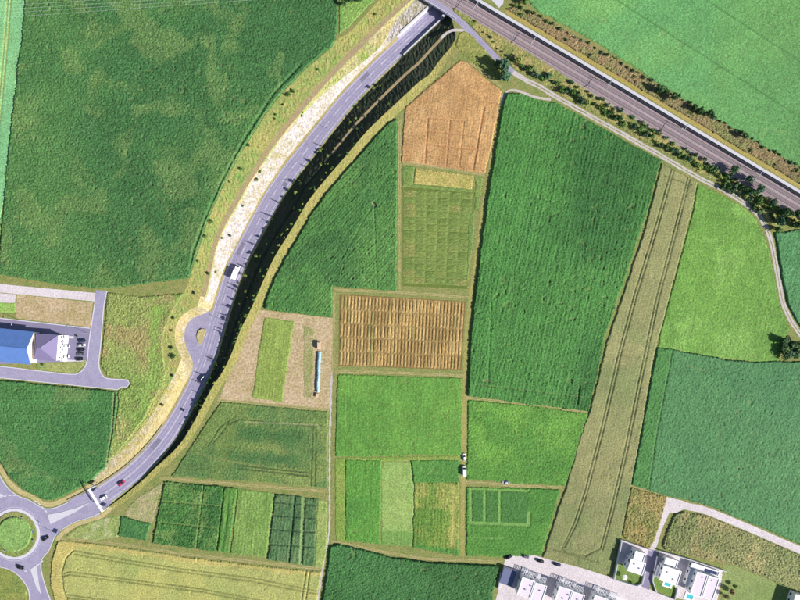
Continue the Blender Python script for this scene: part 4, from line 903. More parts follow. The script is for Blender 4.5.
def seg_top(px):
    for lim, wd in ((570, 'towards the underpass end'), (640, 'left of the round bush pair'), (690, 'around the round bush pair'), (740, 'right of the round bush pair'), (900, 'towards the right picture edge')):
        if px < lim: return wd
pk = lambda: random.choices(['dark', 'mid', 'blue', 'light'], [5, 4, 3, 2])[0]
# hedge along the farm track
trk = crom([(474, 24), (487, 38), (500, 52), (517, 66), (540, 78.5), (560, 90), (600, 112.5), (650, 140.5), (675, 155), (700, 169.5), (727, 182), (750, 196), (764, 208), (772, 220)], 1.0)
n = len(trk)
i = 0
while i < n - 1:
    px, py = trk[i]; 
    if px < 515: r, gapi = random.uniform(0.6, 1.2), random.randint(4, 7)
    else: r, gapi = random.uniform(1.3, 2.7), random.randint(4, 6)
    off = random.uniform(0, 5 if px > 515 else 3); q = np.array([px, py]) + np.array([0.512, -0.859]) * off
    kf = pk(); plant('bush', kf, P(*q), r, f"{size_word(r, 1.5, 2.2)} {CW[kf]} shrub in the farm track hedge {seg_word(px)}", group='hedge along the farm track', hz=random.uniform(0.8, 1.2)); i += gapi
a = 118.0
while a < 395:
    o = random.uniform(21.5, 25); r = random.uniform(1.0, 2.2); q = R0 + RD * a + RN * o
    kf = random.choice(['dark', 'blue', 'mid'])
    if random.random() < 0.75: plant('bush', kf, P(*q), r, f"{size_word(r, 1.4, 1.8)} {CW[kf]} shrub at the ballast edge {seg_word(q[0])}", group='shrubs beside the ballast')
    a += random.uniform(4, 9)
a = 300.0
while a < 400:
    for k in range(2):
        q = R0 + RD * a + RN * random.uniform(27, 38)
        kf = pk(); r = random.uniform(1.2, 2.6)
        if q[1] < 226: plant('bush', kf, P(*q), r, f"{size_word(r, 1.6, 2.1)} {CW[kf]} shrub in the bend thicket {'by the ballast' if k else 'in dry grass'} {'on its left' if a < 330 else ('in its middle' if a < 365 else 'on its right')}", group='thicket at the track bend')
    a += random.uniform(4, 7)
a = 30.0
while a < 425:
    o = -np.interp(a, [30, 60, 140, 200, 300, 425], [14, 18, 19.5, 19.5, 20, 21]) + random.uniform(-0.8, 2.0); q = R0 + RD * a + RN * o
    kf = random.choice(['dark', 'dark', 'mid', 'blue']); r = random.uniform(0.8, 1.6); plant('bush', kf, P(*q), r, f"{size_word(r, 1.1, 1.35)} {CW[kf]} shrub in the top hedge {seg_top(q[0])}", group='hedge below the top right field'); a += random.uniform(5, 9)
for k in range(24):
    a = random.uniform(40, 425); o = -random.uniform(8.5, 17); q = R0 + RD * a + RN * o
    kf = random.choice(['brown', 'light', 'mid', 'brown', 'dark']); plant('bush', kf, P(*q), random.uniform(0.7, 1.4), f"low {CW[kf]} shrub on the barrier scrub strip {seg_top(q[0])}", group='low scrub shrubs')
BIG = [('tree', 'dark', (657, 91), 2.9, 'large dark round bush above the barrier, left of a pair'), ('tree', 'dark', (664, 93), 2.2, 'dark bush touching the right side of the large round bush'), ('tree', 'dark', (672, 98.5), 2.8, 'dark round bush, right one of a pair above the barrier'),
       ('tree', 'dark', (692, 109.5), 2.3, 'dark bush in the hedge left of a matching one'), ('tree', 'dark', (698, 112), 2.3, 'dark bush between two others in the hedge'), ('tree', 'dark', (707, 116), 2.9, 'dark bush right of two others in the hedge'),
       ('tree', 'dark', (742, 137), 2.4, 'dark bush further right in the top hedge'), ('tree', 'blue', (502, 70), 4.6, 'blue-green tree with a long dark shadow beside the farm track'), ('tree', 'blue', (504, 78), 3.6, 'smaller blue-green tree below the one with the long shadow'), ('tree', 'dark', (497, 66), 2.6, 'dark tree just above the blue-green tree on the track'),
       ('tree', 'dark', (730, 172), 2.8, 'dark tree left of the thicket by the railway'), ('tree', 'blue', (746, 181), 3.0, 'blue-green tree in the thicket near the ballast'), ('tree', 'blue', (756, 190), 3.0, 'blue-green tree right of another in the thicket'),
       ('tree', 'dark', (782, 214), 3.6, 'large dark tree above the track bend'), ('tree', 'blue', (776, 222), 3.2, 'blue-green tree beside the track bend'), ('tree', 'dark', (795, 224), 3.6, 'dark tree at the right edge above the teal field'), ('tree', 'blue', (770, 204), 2.6, 'small blue-green tree at the end of the thicket'), ('tree', 'dark', (794, 214), 3.0, 'dark tree by the ballast at the right edge'),
       ('tree', 'mid', (775, 230), 2.2, 'green tree whose shadow crosses the bend of the gravel track'), ('tree', 'dark', (515, -1), 3.4, 'dark tree at the top edge left of the hedge'), ('tree', 'mid', (524, 4), 2.4, 'green tree at the start of the top hedge'),
       ('tree', 'dark', (344, 6), 2.1, 'small dark tree beside the maize corner at the top'), ('tree', 'dark', (352, 1), 2.6, 'dark tree at the top edge of the left bank'), ('tree', 'dark', (360, 2), 2.6, 'dark tree right of another at the top edge'), ('tree', 'mid', (346, -3), 2.2, 'tree cut by the top edge above the left bank'), ('tree', 'mid', (365, -4), 2.4, 'rightmost tree cut by the top edge of the left bank'),
       ('tree', 'brown', (730, 589), 2.0, 'brownish shrub right of the white double house'), ('tree', 'brown', (724, 594), 2.2, 'brownish shrub nearest the corner of the white double house'), ('tree', 'mid', (733, 584), 1.4, 'small green shrub above the brownish shrubs')]
for kind, f, q, r, lb in BIG: plant(kind, f, P(*q), r, lb, name='tree' if r > 2.3 else 'shrub', cat='tree' if r > 2.3 else 'shrub')
# round thicket at the corner of the lime meadow
for k in range(22):
    t = random.uniform(0, 6.28); rr = 10.0 * math.sqrt(random.uniform(0.05, 1)); q = (788 + rr * math.cos(t), 348.5 + rr * 0.95 * math.sin(t))
    kf = random.choice(['dark', 'dark', 'mid', 'blue']); plant('tree', kf, P(*q), random.uniform(2.0, 3.2), f"{CW[kf]} tree on the {'upper' if q[1] < 348 else 'lower'} {'left' if q[0] < 788 else 'right'} {'rim' if rr > 6.5 else 'inside'} of the round meadow-corner grove", name='tree', group='round grove', hz=0.7)
# plants of the cutting: slope shrubs, crest trees, bank shrubs
def on_loft(i, a, b, f): 
    return cpoint(i, a, b, f)
for k in range(88):
    i = st(random.uniform(70, 415)); up = random.random() < 0.55
    p = cpoint(i, 'J', 'K', random.uniform(0.0, 0.95)) if up else cpoint(i, 'H', 'I', random.uniform(0.1, 1.0))
    kf = random.choice(['light', 'mid', 'dark', 'light']); plant(random.choice(['bush', 'bush', 'tree']), kf, (p[0], p[1], p[2] - 0.15), random.uniform(0.55, 1.25) * min(1, 0.45 + depth[i] / 9), f"small {CW[kf]} shrub on the {'upper' if up else 'lower'} shaded cutting slope {yseg(Y[i])}", name='shrub', cat='shrub', group='shrubs on the cutting slope')
y = 128.0
while y < 420:
    i = st(y); p = cpoint(i, 'J', 'K', random.uniform(0.6, 0.97))
    kf = random.choice(['mid', 'dark', 'light']); plant('cone', kf, (p[0], p[1], p[2] - 0.15), random.uniform(0.9, 1.5) * min(1, 0.5 + depth[i] / 12), f"narrow {CW[kf]} young tree near the cutting crest {yseg(Y[i])}", group='young trees along the cutting crest', hz=random.uniform(0.9, 1.3)); y += random.choice([4, 6, 9, 16, 24])
for (px, py), r in (((289, 95), 1.6), ((294, 92), 1.4), ((283, 105), 0.9), ((276, 115), 1.0), ((275, 119), 0.8), ((249, 146), 1.3), ((241.5, 169), 1.2), ((230, 182), 0.8), ((212, 222), 1.5), ((206, 236.5), 1.2), ((209, 273), 1.3), ((198, 261), 0.8), ((195, 293), 1.2), ((174, 318), 1.1), ((172.5, 348), 1.3), ((174, 356), 1.6), ((173.5, 375.5), 1.2), ((163, 405), 1.0), ((222.5, 238), 1.0), ((243, 206), 0.9), ((302, 116), 0.9), ((318, 70), 1.0), ((375.5, 14.5), 1.0), ((172, 331), 1.0), ((260, 172), 1.2), ((257, 180), 1.2), ((230, 236), 1.1), ((216, 272), 0.9), ((303, 113), 0.7)):
    dd = np.linalg.norm(np.array([px, py]) - Fp, axis=1); i = int(np.argmin(dd)); t = -dd[i]
    ts = [tA[i], tB[i], tC[i], tD[i], tE[i], 0]; zs = [BD[c][1][i] for c in 'ABCDEF']
    z = float(np.interp(t, ts, zs)) if t > tA[i] else 0.0
    kf = random.choice(['dark', 'mid']); plant('bush', kf, P(px, py, z - 0.1), r, f"{'larger' if r > 1.2 else ('tiny' if r < 0.95 else 'low')} {CW[kf]} shrub on the {'pale gravel' if t > tC[i] else 'grassy'} left bank {yseg(Y[i])}", group='lone shrubs on the left bank')
for px, py in ((77.5, 336), (60.5, 334.5), (43, 364.5)): plant('bush', 'dark', P(px, py), 0.9, {77.5: 'tiny dark bush above the parked cars', 60.5: 'tiny dark bush by the corner of the hipped building', 43: 'small brown-green bush under the hipped building'}[px])

# ------------------------------------------------------------------ vehicles
M['glass'] = plain('dark_glass', (0.02, 0.025, 0.03), 0.08, 0, 0.6, var=0.05)
M['tyre'] = plain('tyre_rubber', (0.02, 0.02, 0.02), 0.9)
M['rim'] = plain('wheel_rim', (0.5, 0.5, 0.52), 0.3, 0.8)
M['lamp'] = plain('headlamp', (0.8, 0.8, 0.78), 0.15)
M['tail'] = plain('tail_lamp', (0.4, 0.02, 0.02), 0.2)
PAINTS = {}
def paint(c):
    if c not in PAINTS:
        rgb = {'white': (0.8, 0.8, 0.82), 'black': (0.012, 0.013, 0.016), 'navy': (0.015, 0.025, 0.07), 'red': (0.42, 0.02, 0.08), 'grey': (0.12, 0.125, 0.14), 'silver': (0.5, 0.51, 0.53), 'blue': (0.12, 0.3, 0.6)}[c]
        PAINTS[c] = plain('car_paint_' + c, rgb, 0.25, 0.0, 0.5, var=0.03)
    return PAINTS[c]
def loft_body(secs):
    """sections (x, half width, z0, z1) -> closed hull with chamfered shoulders"""
    vs = []; fs = []
    for x, hw, z0, z1 in secs:
        c = 0.12; vs += [(x, -hw, z0), (x, -hw, z1 - c), (x, -hw + c * 1.4, z1), (x, hw - c * 1.4, z1), (x, hw, z1 - c), (x, hw, z0)]
    n = 6
    for k in range(len(secs) - 1):
        for j in range(n): fs.append((k*n+j, k*n+(j+1) % n, (k+1)*n+(j+1) % n, (k+1)*n+j))
    fs.append(tuple(range(n))[::-1]); fs.append(tuple((len(secs)-1)*n + j for j in range(n)))
    return vs, fs
CARM = {}
def car_meshes():
    b = loft_body([(-2.2, 0.72, 0.35, 0.78), (-2.1, 0.84, 0.22, 0.9), (-1.2, 0.89, 0.2, 0.95), (0.9, 0.89, 0.2, 0.93), (1.9, 0.82, 0.22, 0.78), (2.2, 0.66, 0.3, 0.62)])
    g = loft_body([(-1.9, 0.66, 0.85, 0.98), (-1.35, 0.68, 0.85, 1.38), (-0.2, 0.68, 0.85, 1.44), (0.35, 0.66, 0.85, 1.38), (1.15, 0.64, 0.85, 0.97)])
    r = loft_body([(-1.3, 0.60, 1.36, 1.47), (-0.3, 0.62, 1.40, 1.52), (0.3, 0.58, 1.36, 1.46)])
    CARM['b'], CARM['g'], CARM['r'] = b, g, r
    mb = MB().bar((0, -0.11, 0), (0, 0.11, 0), 0.32, 12); CARM['tyre'] = mesh('tyre', mb.v, mb.f, M['tyre'])
    mb = MB().bar((0, -0.12, 0), (0, 0.12, 0), 0.2, 10); CARM['rim'] = mesh('rim', mb.v, mb.f, M['rim'])
car_meshes()
def car(px, py, ang, c, label, z=0.03, name='car', L=1.0, cat='car', group=None, tall=1.0):
    """ang: heading in picture space, degrees, 0 = right, 90 = up"""
    root = empty(name, P(px, py, z), R(ang)); root.scale = (L, 1.0, tall); tag(root, label, cat, group)
    for k, nm, m in (('b', 'body', paint(c)), ('g', 'windows', M['glass']), ('r', 'roof', paint(c))):
        key = k + c
        if key not in CARM: CARM[key] = mesh(nm, CARM[k][0], CARM[k][1], m)
        link(nm, CARM[key], root)
    for sx in (-1.35, 1.35):
        for sy in (-0.8, 0.8):
            t = link('wheel', CARM['tyre'], root); t.location = (sx, sy, 0.32); q = link('rim', CARM['rim'], t)
    for sy in (-0.55, 0.55):
        MB().box(2.0, 2.2, sy - 0.16, sy + 0.16, 0.5, 0.64).build('headlight', M['lamp'], root); MB().box(-2.24, -2.1, sy - 0.16, sy + 0.16, 0.6, 0.8).build('tail_light', M['tail'], root)
    return root
def zroad(px, py):
    dd = np.linalg.norm(np.array([px, py]) - Fp, axis=1); return -float(depth[int(np.argmin(dd))]) + 0.01
car(122, 483, 37, 'red', 'red car driving on the main road towards the underpass', zroad(122, 483))
car(104, 497.5, 212, 'white', 'white car driving under the sign gantry', 0.03)
car(46, 538, 30, 'black', 'black car circulating beside the roundabout island', 0.03)
car(21, 566.8, -18, 'black', 'black car on the lower side of the roundabout', 0.03)
car(201.5, 378.5, 65, 'navy', 'dark blue car on the main road below the lay-by', zroad(201, 378))
car(82.6, 340.6, 4, 'navy', 'dark blue parked car, topmost in the yard row', 0.02); car(82.2, 345, 4, 'silver', 'silver parked car, second from top in the yard row', 0.02); car(81.6, 349.6, 4, 'black', 'black parked car, third from top in the yard row', 0.02)
car(81, 354, 184, 'grey', 'grey parked car, fourth from top in the yard row', 0.02); car(80.2, 359, 4, 'black', 'black parked car at the bottom of the yard row', 0.02)
car(66.5, 346, 184, 'white', 'white car parked by the hipped building, upper one', 0.02); car(66, 356.5, 184, 'white', 'white car parked by the hipped building, lower one', 0.02)
car(508.5, 556.5, 25, 'black', 'black car at the left end of the village street', 0.03); car(525.5, 556, -15, 'grey', 'dark grey car parked second from left along the street', 0.03)
car(540, 560.5, -16, 'black', 'black car parked third from left along the street', 0.03); car(557, 564, -16, 'navy', 'dark blue car parked rightmost along the street', 0.03)
car(464.3, 457, 92, 'white', 'white car on the lane just above the white van', 0.02); car(505.5, 482.2, 172, 'silver', 'silver car on the grass path above the three dark plots', 0.02)
# white van on the lane
def van(px, py, ang, label):
    root = empty('van', P(px, py, 0.02), R(ang)); tag(root, label, 'van')
    v, f = loft_body([(-2.9, 0.98, 0.35, 2.35), (-2.8, 1.0, 0.25, 2.45), (1.2, 1.0, 0.25, 2.45), (1.9, 0.95, 0.25, 1.6), (2.75, 0.92, 0.3, 1.25), (2.95, 0.8, 0.35, 1.0)]); obj('body', v, f, paint('white'), root)
    v, f = loft_body([(1.22, 0.86, 1.5, 2.40), (1.96, 0.86, 1.4, 1.7)]); obj('windscreen', v, f, M['glass'], root)
    for sx in (-1.9, 1.9):
        for sy in (-0.88, 0.88):
            t = link('wheel', CARM['tyre'], root); t.location = (sx, sy, 0.34); link('rim', CARM['rim'], t)
    for sy in (-0.6, 0.6): MB().box(2.8, 2.98, sy - 0.15, sy + 0.15, 0.7, 0.9).build('headlight', M['lamp'], root)
van(464.2, 470.3, 91, 'white van parked on the grass lane between the plots')
def truck(px, py, z, ang):
    root = empty('truck', P(px, py, z), R(ang)); tag(root, 'white box truck driving along the main road in the cutting', 'truck')
    MB().box(-4.2, 4.0, -0.5, 0.5, 0.6, 0.95).build('chassis', M['tyre'], root)
    bx = MB().box(-4.4, 2.0, -1.28, 1.28, 1.0, 3.7).build('cargo_box', paint('white'), root)
    MB().box(-4.46, -4.41, -1.2, 1.2, 1.1, 3.55).build('rear_door', M['steel'], bx)
    for sy in (-1.29, 1.25): MB().box(-4.4, 2.0, sy, sy + 0.04, 3.55, 3.74).build('roof_rail', M['steel'], bx)
    v, f = loft_body([(2.2, 1.2, 0.5, 2.9), (3.4, 1.2, 0.5, 2.95), (4.0, 1.15, 0.5, 2.0), (4.3, 1.1, 0.5, 1.5)]); cb = obj('cab', v, f, paint('white'), root)
    v, f = loft_body([(3.46, 1.02, 1.9, 2.9), (4.04, 1.02, 1.7, 2.12)]); obj('windscreen', v, f, M['glass'], cb)
    for sx in (-3.2, -2.2, 3.2):
        for sy in (-1.08, 1.08):
            t = link('wheel', CARM['tyre'], root); t.location = (sx, sy, 0.48); t.scale = (1.5, 1.4, 1.5); link('rim', CARM['rim'], t)
i_ = st(269); truck(236.5, 272.5, zroad(232, 270), math.degrees(math.atan2(-tg[i_][1], tg[i_][0])) + 180)

# long blue tube with cart on the bare soil
M['bluefilm'] = plain('pale_blue_film', C(160, 200, 220), 0.4, var=0.15, sc=0.8); M['cream'] = plain('cream_metal', C(232, 206, 176), 0.6)
M['wood'] = plain('brown_wood', C(150, 96, 60), 0.8)
root = empty('covered_row', P(318.6, 372, 0.01)); tag(root, 'long pale blue covered row lying on the bare soil', 'covered row')
vs = []; fs = []; nseg = 40; L_ = 40 * S
for k in range(nseg + 1):
    yy = (0.5 - k / nseg) * L_; xo = 0.25 * math.sin(k * 0.35) * 0.5 + (k / nseg - 0.5) * -0.9; wd = 1.05 + random.uniform(-.12, .12)
    for j in range(7):
        t = math.pi * j / 6; vs.append((xo + wd * math.cos(t), yy, 1.35 * math.sin(t) * random.uniform(0.94, 1.05)))
for k in range(nseg):
    for j in range(6): fs.append((k*7+j, k*7+j+1, (k+1)*7+j+1, (k+1)*7+j))
fs += [tuple(range(7)), tuple(nseg*7 + j for j in range(7))[::-1]]
obj('film_cover', vs, fs, M['bluefilm'], root)
for k in range(5):
    mb = MB(); yy = L_ * (0.4 - 0.2 * k); mb.box(-1.2, 1.2, yy - 0.07, yy + 0.07, 0.0, 0.06); mb.bar((-1.2, yy, 0), (-1.2, yy, 0.5), 0.06, 5); mb.bar((1.2, yy, 0), (1.2, yy, 0.5), 0.06, 5); mb.build('hoop_peg', M['wood'], root)
root = empty('farm_trailer', P(319.2, 345.2, 0.01), R(91)); tag(root, 'small cream farm trailer at the upper end of the blue row', 'trailer')
MB().box(-2.3, 2.3, -0.95, 0.95, 0.7, 0.95).build('bed', M['wood'], root); v, f = loft_body([(-2.2, 0.9, 0.95, 1.9), (-1.5, 0.95, 0.95, 2.3), (1.6, 0.95, 0.95, 2.3), (2.2, 0.88, 0.95, 1.8)]); obj('load', v, f, M['cream'], root)
MB().bar((-2.3, 0, 0.7), (-3.6, 0, 0.5), 0.07).build('drawbar', M['wood'], root)
for sx in (-0.7, 0.7):
    for sy in (-0.85, 0.85): t = link('wheel', CARM['tyre'], root); t.location = (sx, sy, 0.36); link('rim', CARM['rim'], t)
root = empty('wooden_crate', P(317.3, 395.3, 0.01), R(80)); tag(root, 'small brown wooden crate at the lower end of the blue row', 'crate')
MB().box(-1.1, 1.1, -0.7, 0.7, 0.12, 1.0).build('box', M['wood'], root); MB().box(-1.2, 1.2, -0.8, 0.8, 1.0, 1.12).build('lid', M['cream'], root)
for sy in (-0.5, 0.5): MB().box(-1.1, 1.1, sy - 0.08, sy + 0.08, 0.0, 0.12).build('runner', M['wood'], root)

# ------------------------------------------------------------------ gantry, signs, lamps, guard rail
M['signback'] = plain('sign_back_grey', C(74, 78, 92), 0.5, 0.3)
M['signblue'] = plain('sign_blue', (0.01, 0.05, 0.25), 0.4)
b0 = Vector(P(89.0, 489.5, 6.4)); b1 = Vector(P(102.5, 511.5, 6.4)); gl = (b1 - b0).length; ga = math.atan2(b1.y - b0.y, b1.x - b0.x)
root = empty('sign_gantry', (b0.x, b0.y, 0), ga); tag(root, 'white steel sign gantry spanning the road by the roundabout', 'gantry')
for xx in (0.0, gl):
    MB().bar((xx, 0, 0), (xx, 0, 6.0), 0.22, 10, 0.18).build('post', M['white'], root)
mb = MB()
for yy in (-0.38, 0.38):
    mb.bar((-0.3, yy, 6.0), (gl + 0.3, yy, 6.0), 0.13, 6); mb.bar((-0.3, yy, 6.8), (gl + 0.3, yy, 6.8), 0.13, 6)
for k in range(14):
    x0 = gl * k / 14; x1 = gl * (k + 1) / 14; mb.bar((x0, -0.38, 6.8), (x1, 0.38, 6.8), 0.08, 5); mb.bar((x0, -0.38, 6.0), (x1, -0.38, 6.8), 0.07, 5)
mb.build('beam', M['white'], root)
MB().box(-0.3, gl + 0.3, -0.16, 0.16, 6.84, 6.9).build('walkway', M['white'], root)
def board(px, py, ang, wd, hgt, zb, label, z=0.0):
    root = empty('road_sign', P(px, py, z), R(ang)); tag(root, label, 'road sign')
    for xx in (-wd * 0.35, wd * 0.35): MB().bar((xx, 0.08, 0), (xx, 0.08, zb + hgt), 0.07, 6).build('post', M['steel'], root)
    MB().box(-wd / 2, wd / 2, -0.04, 0.04, zb, zb + hgt).build('panel', M['signblue'], root); MB().box(-wd / 2 - .06, wd / 2 + .06, -0.02, 0.06, zb + hgt, zb + hgt + 0.08).build('panel_edge', M['white'], root)
board(95.8, 484, 40, 3.2, 2.0, 1.2, 'dark road sign on the grass left of the gantry'); board(97, 490.2, 40, 3.0, 1.2, 0.8, 'low dark road sign at the left kerb by the gantry')
board(107.5, 506, 40, 2.4, 1.6, 1.0, 'dark road sign right of the gantry on the verge'); board(59.5, 532.5, 55, 2.6, 1.6, 1.0, 'dark road sign at the roundabout exit kerb')
board(190.3, 413, 70, 1.6, 1.6, 2.4, 'tall road sign on the right shoulder of the main road', zroad(176, 410))
for (px, py) in ((39, 521.5), (23, 517), (33, 531), (34, 540), (5, 550)):
    board(px, py, {39: -50, 23: 20, 33: 90, 34: 80, 5: -40}[px], 1.2, 0.6, 0.4, {39: 'small white-edged board at the right rim of the roundabout', 23: 'small board at the upper rim of the roundabout island', 33: 'small board right on the island, upper of two', 34: 'small board right on the island, lower of two', 5: 'small board at the lower left of the roundabout island'}[px], 0.15)
def lamp(px, py, z, h, label, ang):
    root = empty('street_lamp', P(px, py, z), R(ang)); tag(root, label, 'street lamp')
    MB().bar((0, 0, 0), (0, 0, h), 0.13, 8, 0.08).build('pole', M['steel'], root)
    mb = MB(); mb.bar((0, 0, h), (0.9, 0, h + 0.35), 0.07, 6); mb.bar((0.9, 0, h + 0.35), (2.0, 0, h + 0.4), 0.06, 6); mb.build('arm', M['steel'], root)
    v, f = loft_body([(1.9, 0.12, h + 0.28, h + 0.5), (2.2, 0.2, h + 0.26, h + 0.52), (2.8, 0.14, h + 0.32, h + 0.48)]); obj('lamp_head', v, f, M['steel'], root)
lamp(58, 533.5, 0, 8, 'tall street lamp at the roundabout exit with a long shadow', 150)
lamp(226.5, 321.5, zroad(212, 317), 5.0, 'street lamp on the right road edge opposite the lay-by', 160); lamp(328, 128.5, zroad(318, 124), 5.0, 'street lamp on the upper stretch of the road in the cutting', 150)
lamp(87, 333, 0, 6.5, 'street lamp at the corner of the parking yard', 180); lamp(19, 320, 0, 6.0, 'street lamp at the kerb above the blue roofed hall', -90)
# guard rail along the left road edge
root = empty('guard_rail', P(*Fp[st(460)], 0)); tag(root, 'steel guard rail along the left edge of the lower road', 'guard rail'); l = root.location
i0, i1 = st(426), NS - 1; vs = []; fs = []
ext = [np.array(p) for p in ((82, 493.8), (68, 500.5))]
path = [np.array(P(*(Fp[i] - NR[i] * 0.9), -depth[i])) for i in range(i0, i1 + 1)] + [np.array(P(*p, 0.0)) for p in ext]
path = [np.array([p[0] - l[0], p[1] - l[1], p[2]]) for p in path]
for p in path: vs += [tuple(p + np.array([0, 0, 0.45])), tuple(p + np.array([-0.07, 0.07, 0.6])), tuple(p + np.array([0, 0, 0.78])), tuple(p + np.array([-0.16, 0.16, 0.78])), tuple(p + np.array([-0.16, 0.16, 0.45]))]
for k in range(len(path) - 1):
    for j in range(5): fs.append((5*k+j, 5*k+(j+1) % 5, 5*k+5+(j+1) % 5, 5*k+5+j))
obj('beam', vs, fs, M['steel'], root)
for k in range(0, len(path), 3): p = path[k]; MB().box(p[0] - 0.16, p[0] - 0.06, p[1] + 0.06, p[1] + 0.16, p[2] - 0.1, p[2] + 0.7).build('post', M['steel'], root)

# ------------------------------------------------------------------ buildings
M['blueroof'] = plain('blue_metal_roof', C(104, 142, 212), 0.5, 0.0, 0.4, var=0.14, sc=0.35)
M['bluepale'] = M['blueroof']
M['lilacroof'] = plain('lilac_grey_roof', C(140, 130, 172), 0.7, var=0.1, sc=0.5)
M['render'] = plain('white_render', (0.78, 0.77, 0.79), 0.8, var=0.05, sc=1.0)
M['roofgravel'] = soil('roof_gravel', [C(246, 240, 248, .85), C(238, 232, 240, .85), C(248, 244, 250, .85)], (0.2, 0.8, 3.0), contrast=0.6)
M['roofpink'] = soil('roof_gravel_lilac', [C(234, 222, 236, .8), C(228, 214, 230, .8), C(238, 228, 240, .8)], (0.2, 0.8, 3.0), contrast=0.6)
M['win'] = plain('window_glass', (0.03, 0.05, 0.08), 0.06, 0, 0.7, var=0.1)
M['frame'] = plain('window_frame', (0.75, 0.76, 0.78), 0.5)
M['brownwall'] = plain('brown_timber', C(150, 104, 62), 0.8)
M['solar'] = plain('solar_panel', C(70, 84, 130), 0.2, 0.2)
M['water'] = plain('pool_water', C(84, 214, 226), 0.05, 0, 0.5, var=0.08, sc=0.6)
M['darkroof'] = plain('dark_blue_roof', C(112, 120, 158), 0.7)

def gable_hall():
    """long hall with a blue metal roof, ridge along its length"""
    e = [Vector(P(*q, 6.0)) for q in ((33.2, 332.6), (29.6, 363.8))]
    ax = Vector(P(33.2, 332.6, 6)) - Vector(P(0, 329.0, 6)); ax.z = 0; ax.normalize(); ang = math.atan2(ax.y, ax.x)
    ny = Vector((-ax.y, ax.x, 0)); wid = (e[0] - e[1]).dot(ny); o = e[1].copy(); 
    far = (e[0] - e[1]).dot(ax)
    root = empty('blue_roof_hall', (o.x, o.y, 0), ang); tag(root, 'large hall with a blue metal gable roof at the left edge', 'hall')
    Lh = 40.0; hh, rz_ = 6.0, 10.8; x1 = far if far > 0 else 0.0; W = wid
    vs = [(-Lh, 0.3, 0), (0, 0.3, 0), (0, W - 0.3, 0), (-Lh, W - 0.3, 0), (-Lh, 0.3, hh), (0, 0.3, hh), (0, W - 0.3, hh), (-Lh, W - 0.3, hh), (-Lh, W / 2, rz_ - 0.15), (0, W / 2, rz_ - 0.15)]
    obj('wall', vs, [(0, 1, 5, 4), (1, 2, 6, 9, 5), (2, 3, 7, 6), (3, 0, 4, 8, 7)], M['render'], root)
    rf = obj('roof', [(-Lh, -0.5, hh - 0.15), (0.5, -0.5, hh - 0.15), (0.5, W / 2, rz_), (-Lh, W / 2, rz_), (0.5, W + 0.5, hh - 0.15), (-Lh, W + 0.5, hh - 0.15),
                      (-Lh, -0.5, hh - 0.35), (0.5, -0.5, hh - 0.35), (0.5, W / 2, rz_ - 0.2), (-Lh, W / 2, rz_ - 0.2), (0.5, W + 0.5, hh - 0.35), (-Lh, W + 0.5, hh - 0.35)],
             [(0, 1, 2, 3), (3, 2, 4, 5), (0, 6, 7, 1), (1, 7, 8, 2), (2, 8, 10, 4), (4, 10, 11, 5), (6, 9, 8, 7), (9, 11, 10, 8)], M['blueroof'], root)
    MB().box(-Lh, 0.5, W / 2 - 0.25, W / 2 + 0.25, rz_ - 0.02, rz_ + 0.08).build('ridge_cap', M['blueroof'], rf)
    k = -Lh + 0.8
    while k < 0.3:
        for s in (0, 1):
            y0, y1 = (-0.5, W / 2) if s == 0 else (W + 0.5, W / 2)
            b = [(k - 0.04, y0, hh - 0.15), (k + 0.04, y0, hh - 0.15), (k + 0.04, y1, rz_), (k - 0.04, y1, rz_)]
            obj('seam', b + [(p[0], p[1], p[2] + 0.07) for p in b], [(4, 5, 6, 7), (0, 4, 7, 3), (1, 2, 6, 5), (0, 1, 5, 4)], M['blueroof'], rf)
        k += 1.2
    for k in range(3):
        y0 = 2.2 + k * (W - 6.5) / 2; d = MB().box(0.0, 0.06, y0, y0 + 2.6, 0.0, 3.6).build('door', M['steel'], root); MB().box(0.06, 0.1, y0 + 1.2, y0 + 1.4, 1.0, 1.15).build('handle', M['tyre'], d)
    for k in range(7):
        x0 = -4 - k * 5.0; wn = MB().box(x0, x0 + 2.4, W - 0.3, W - 0.24, 2.8, 4.4).build('window', M['frame'], root); MB().box(x0 + 0.1, x0 + 2.3, W - 0.24, W - 0.22, 2.9, 4.3).build('pane', M['win'], wn)
    return ang
HA = gable_hall()
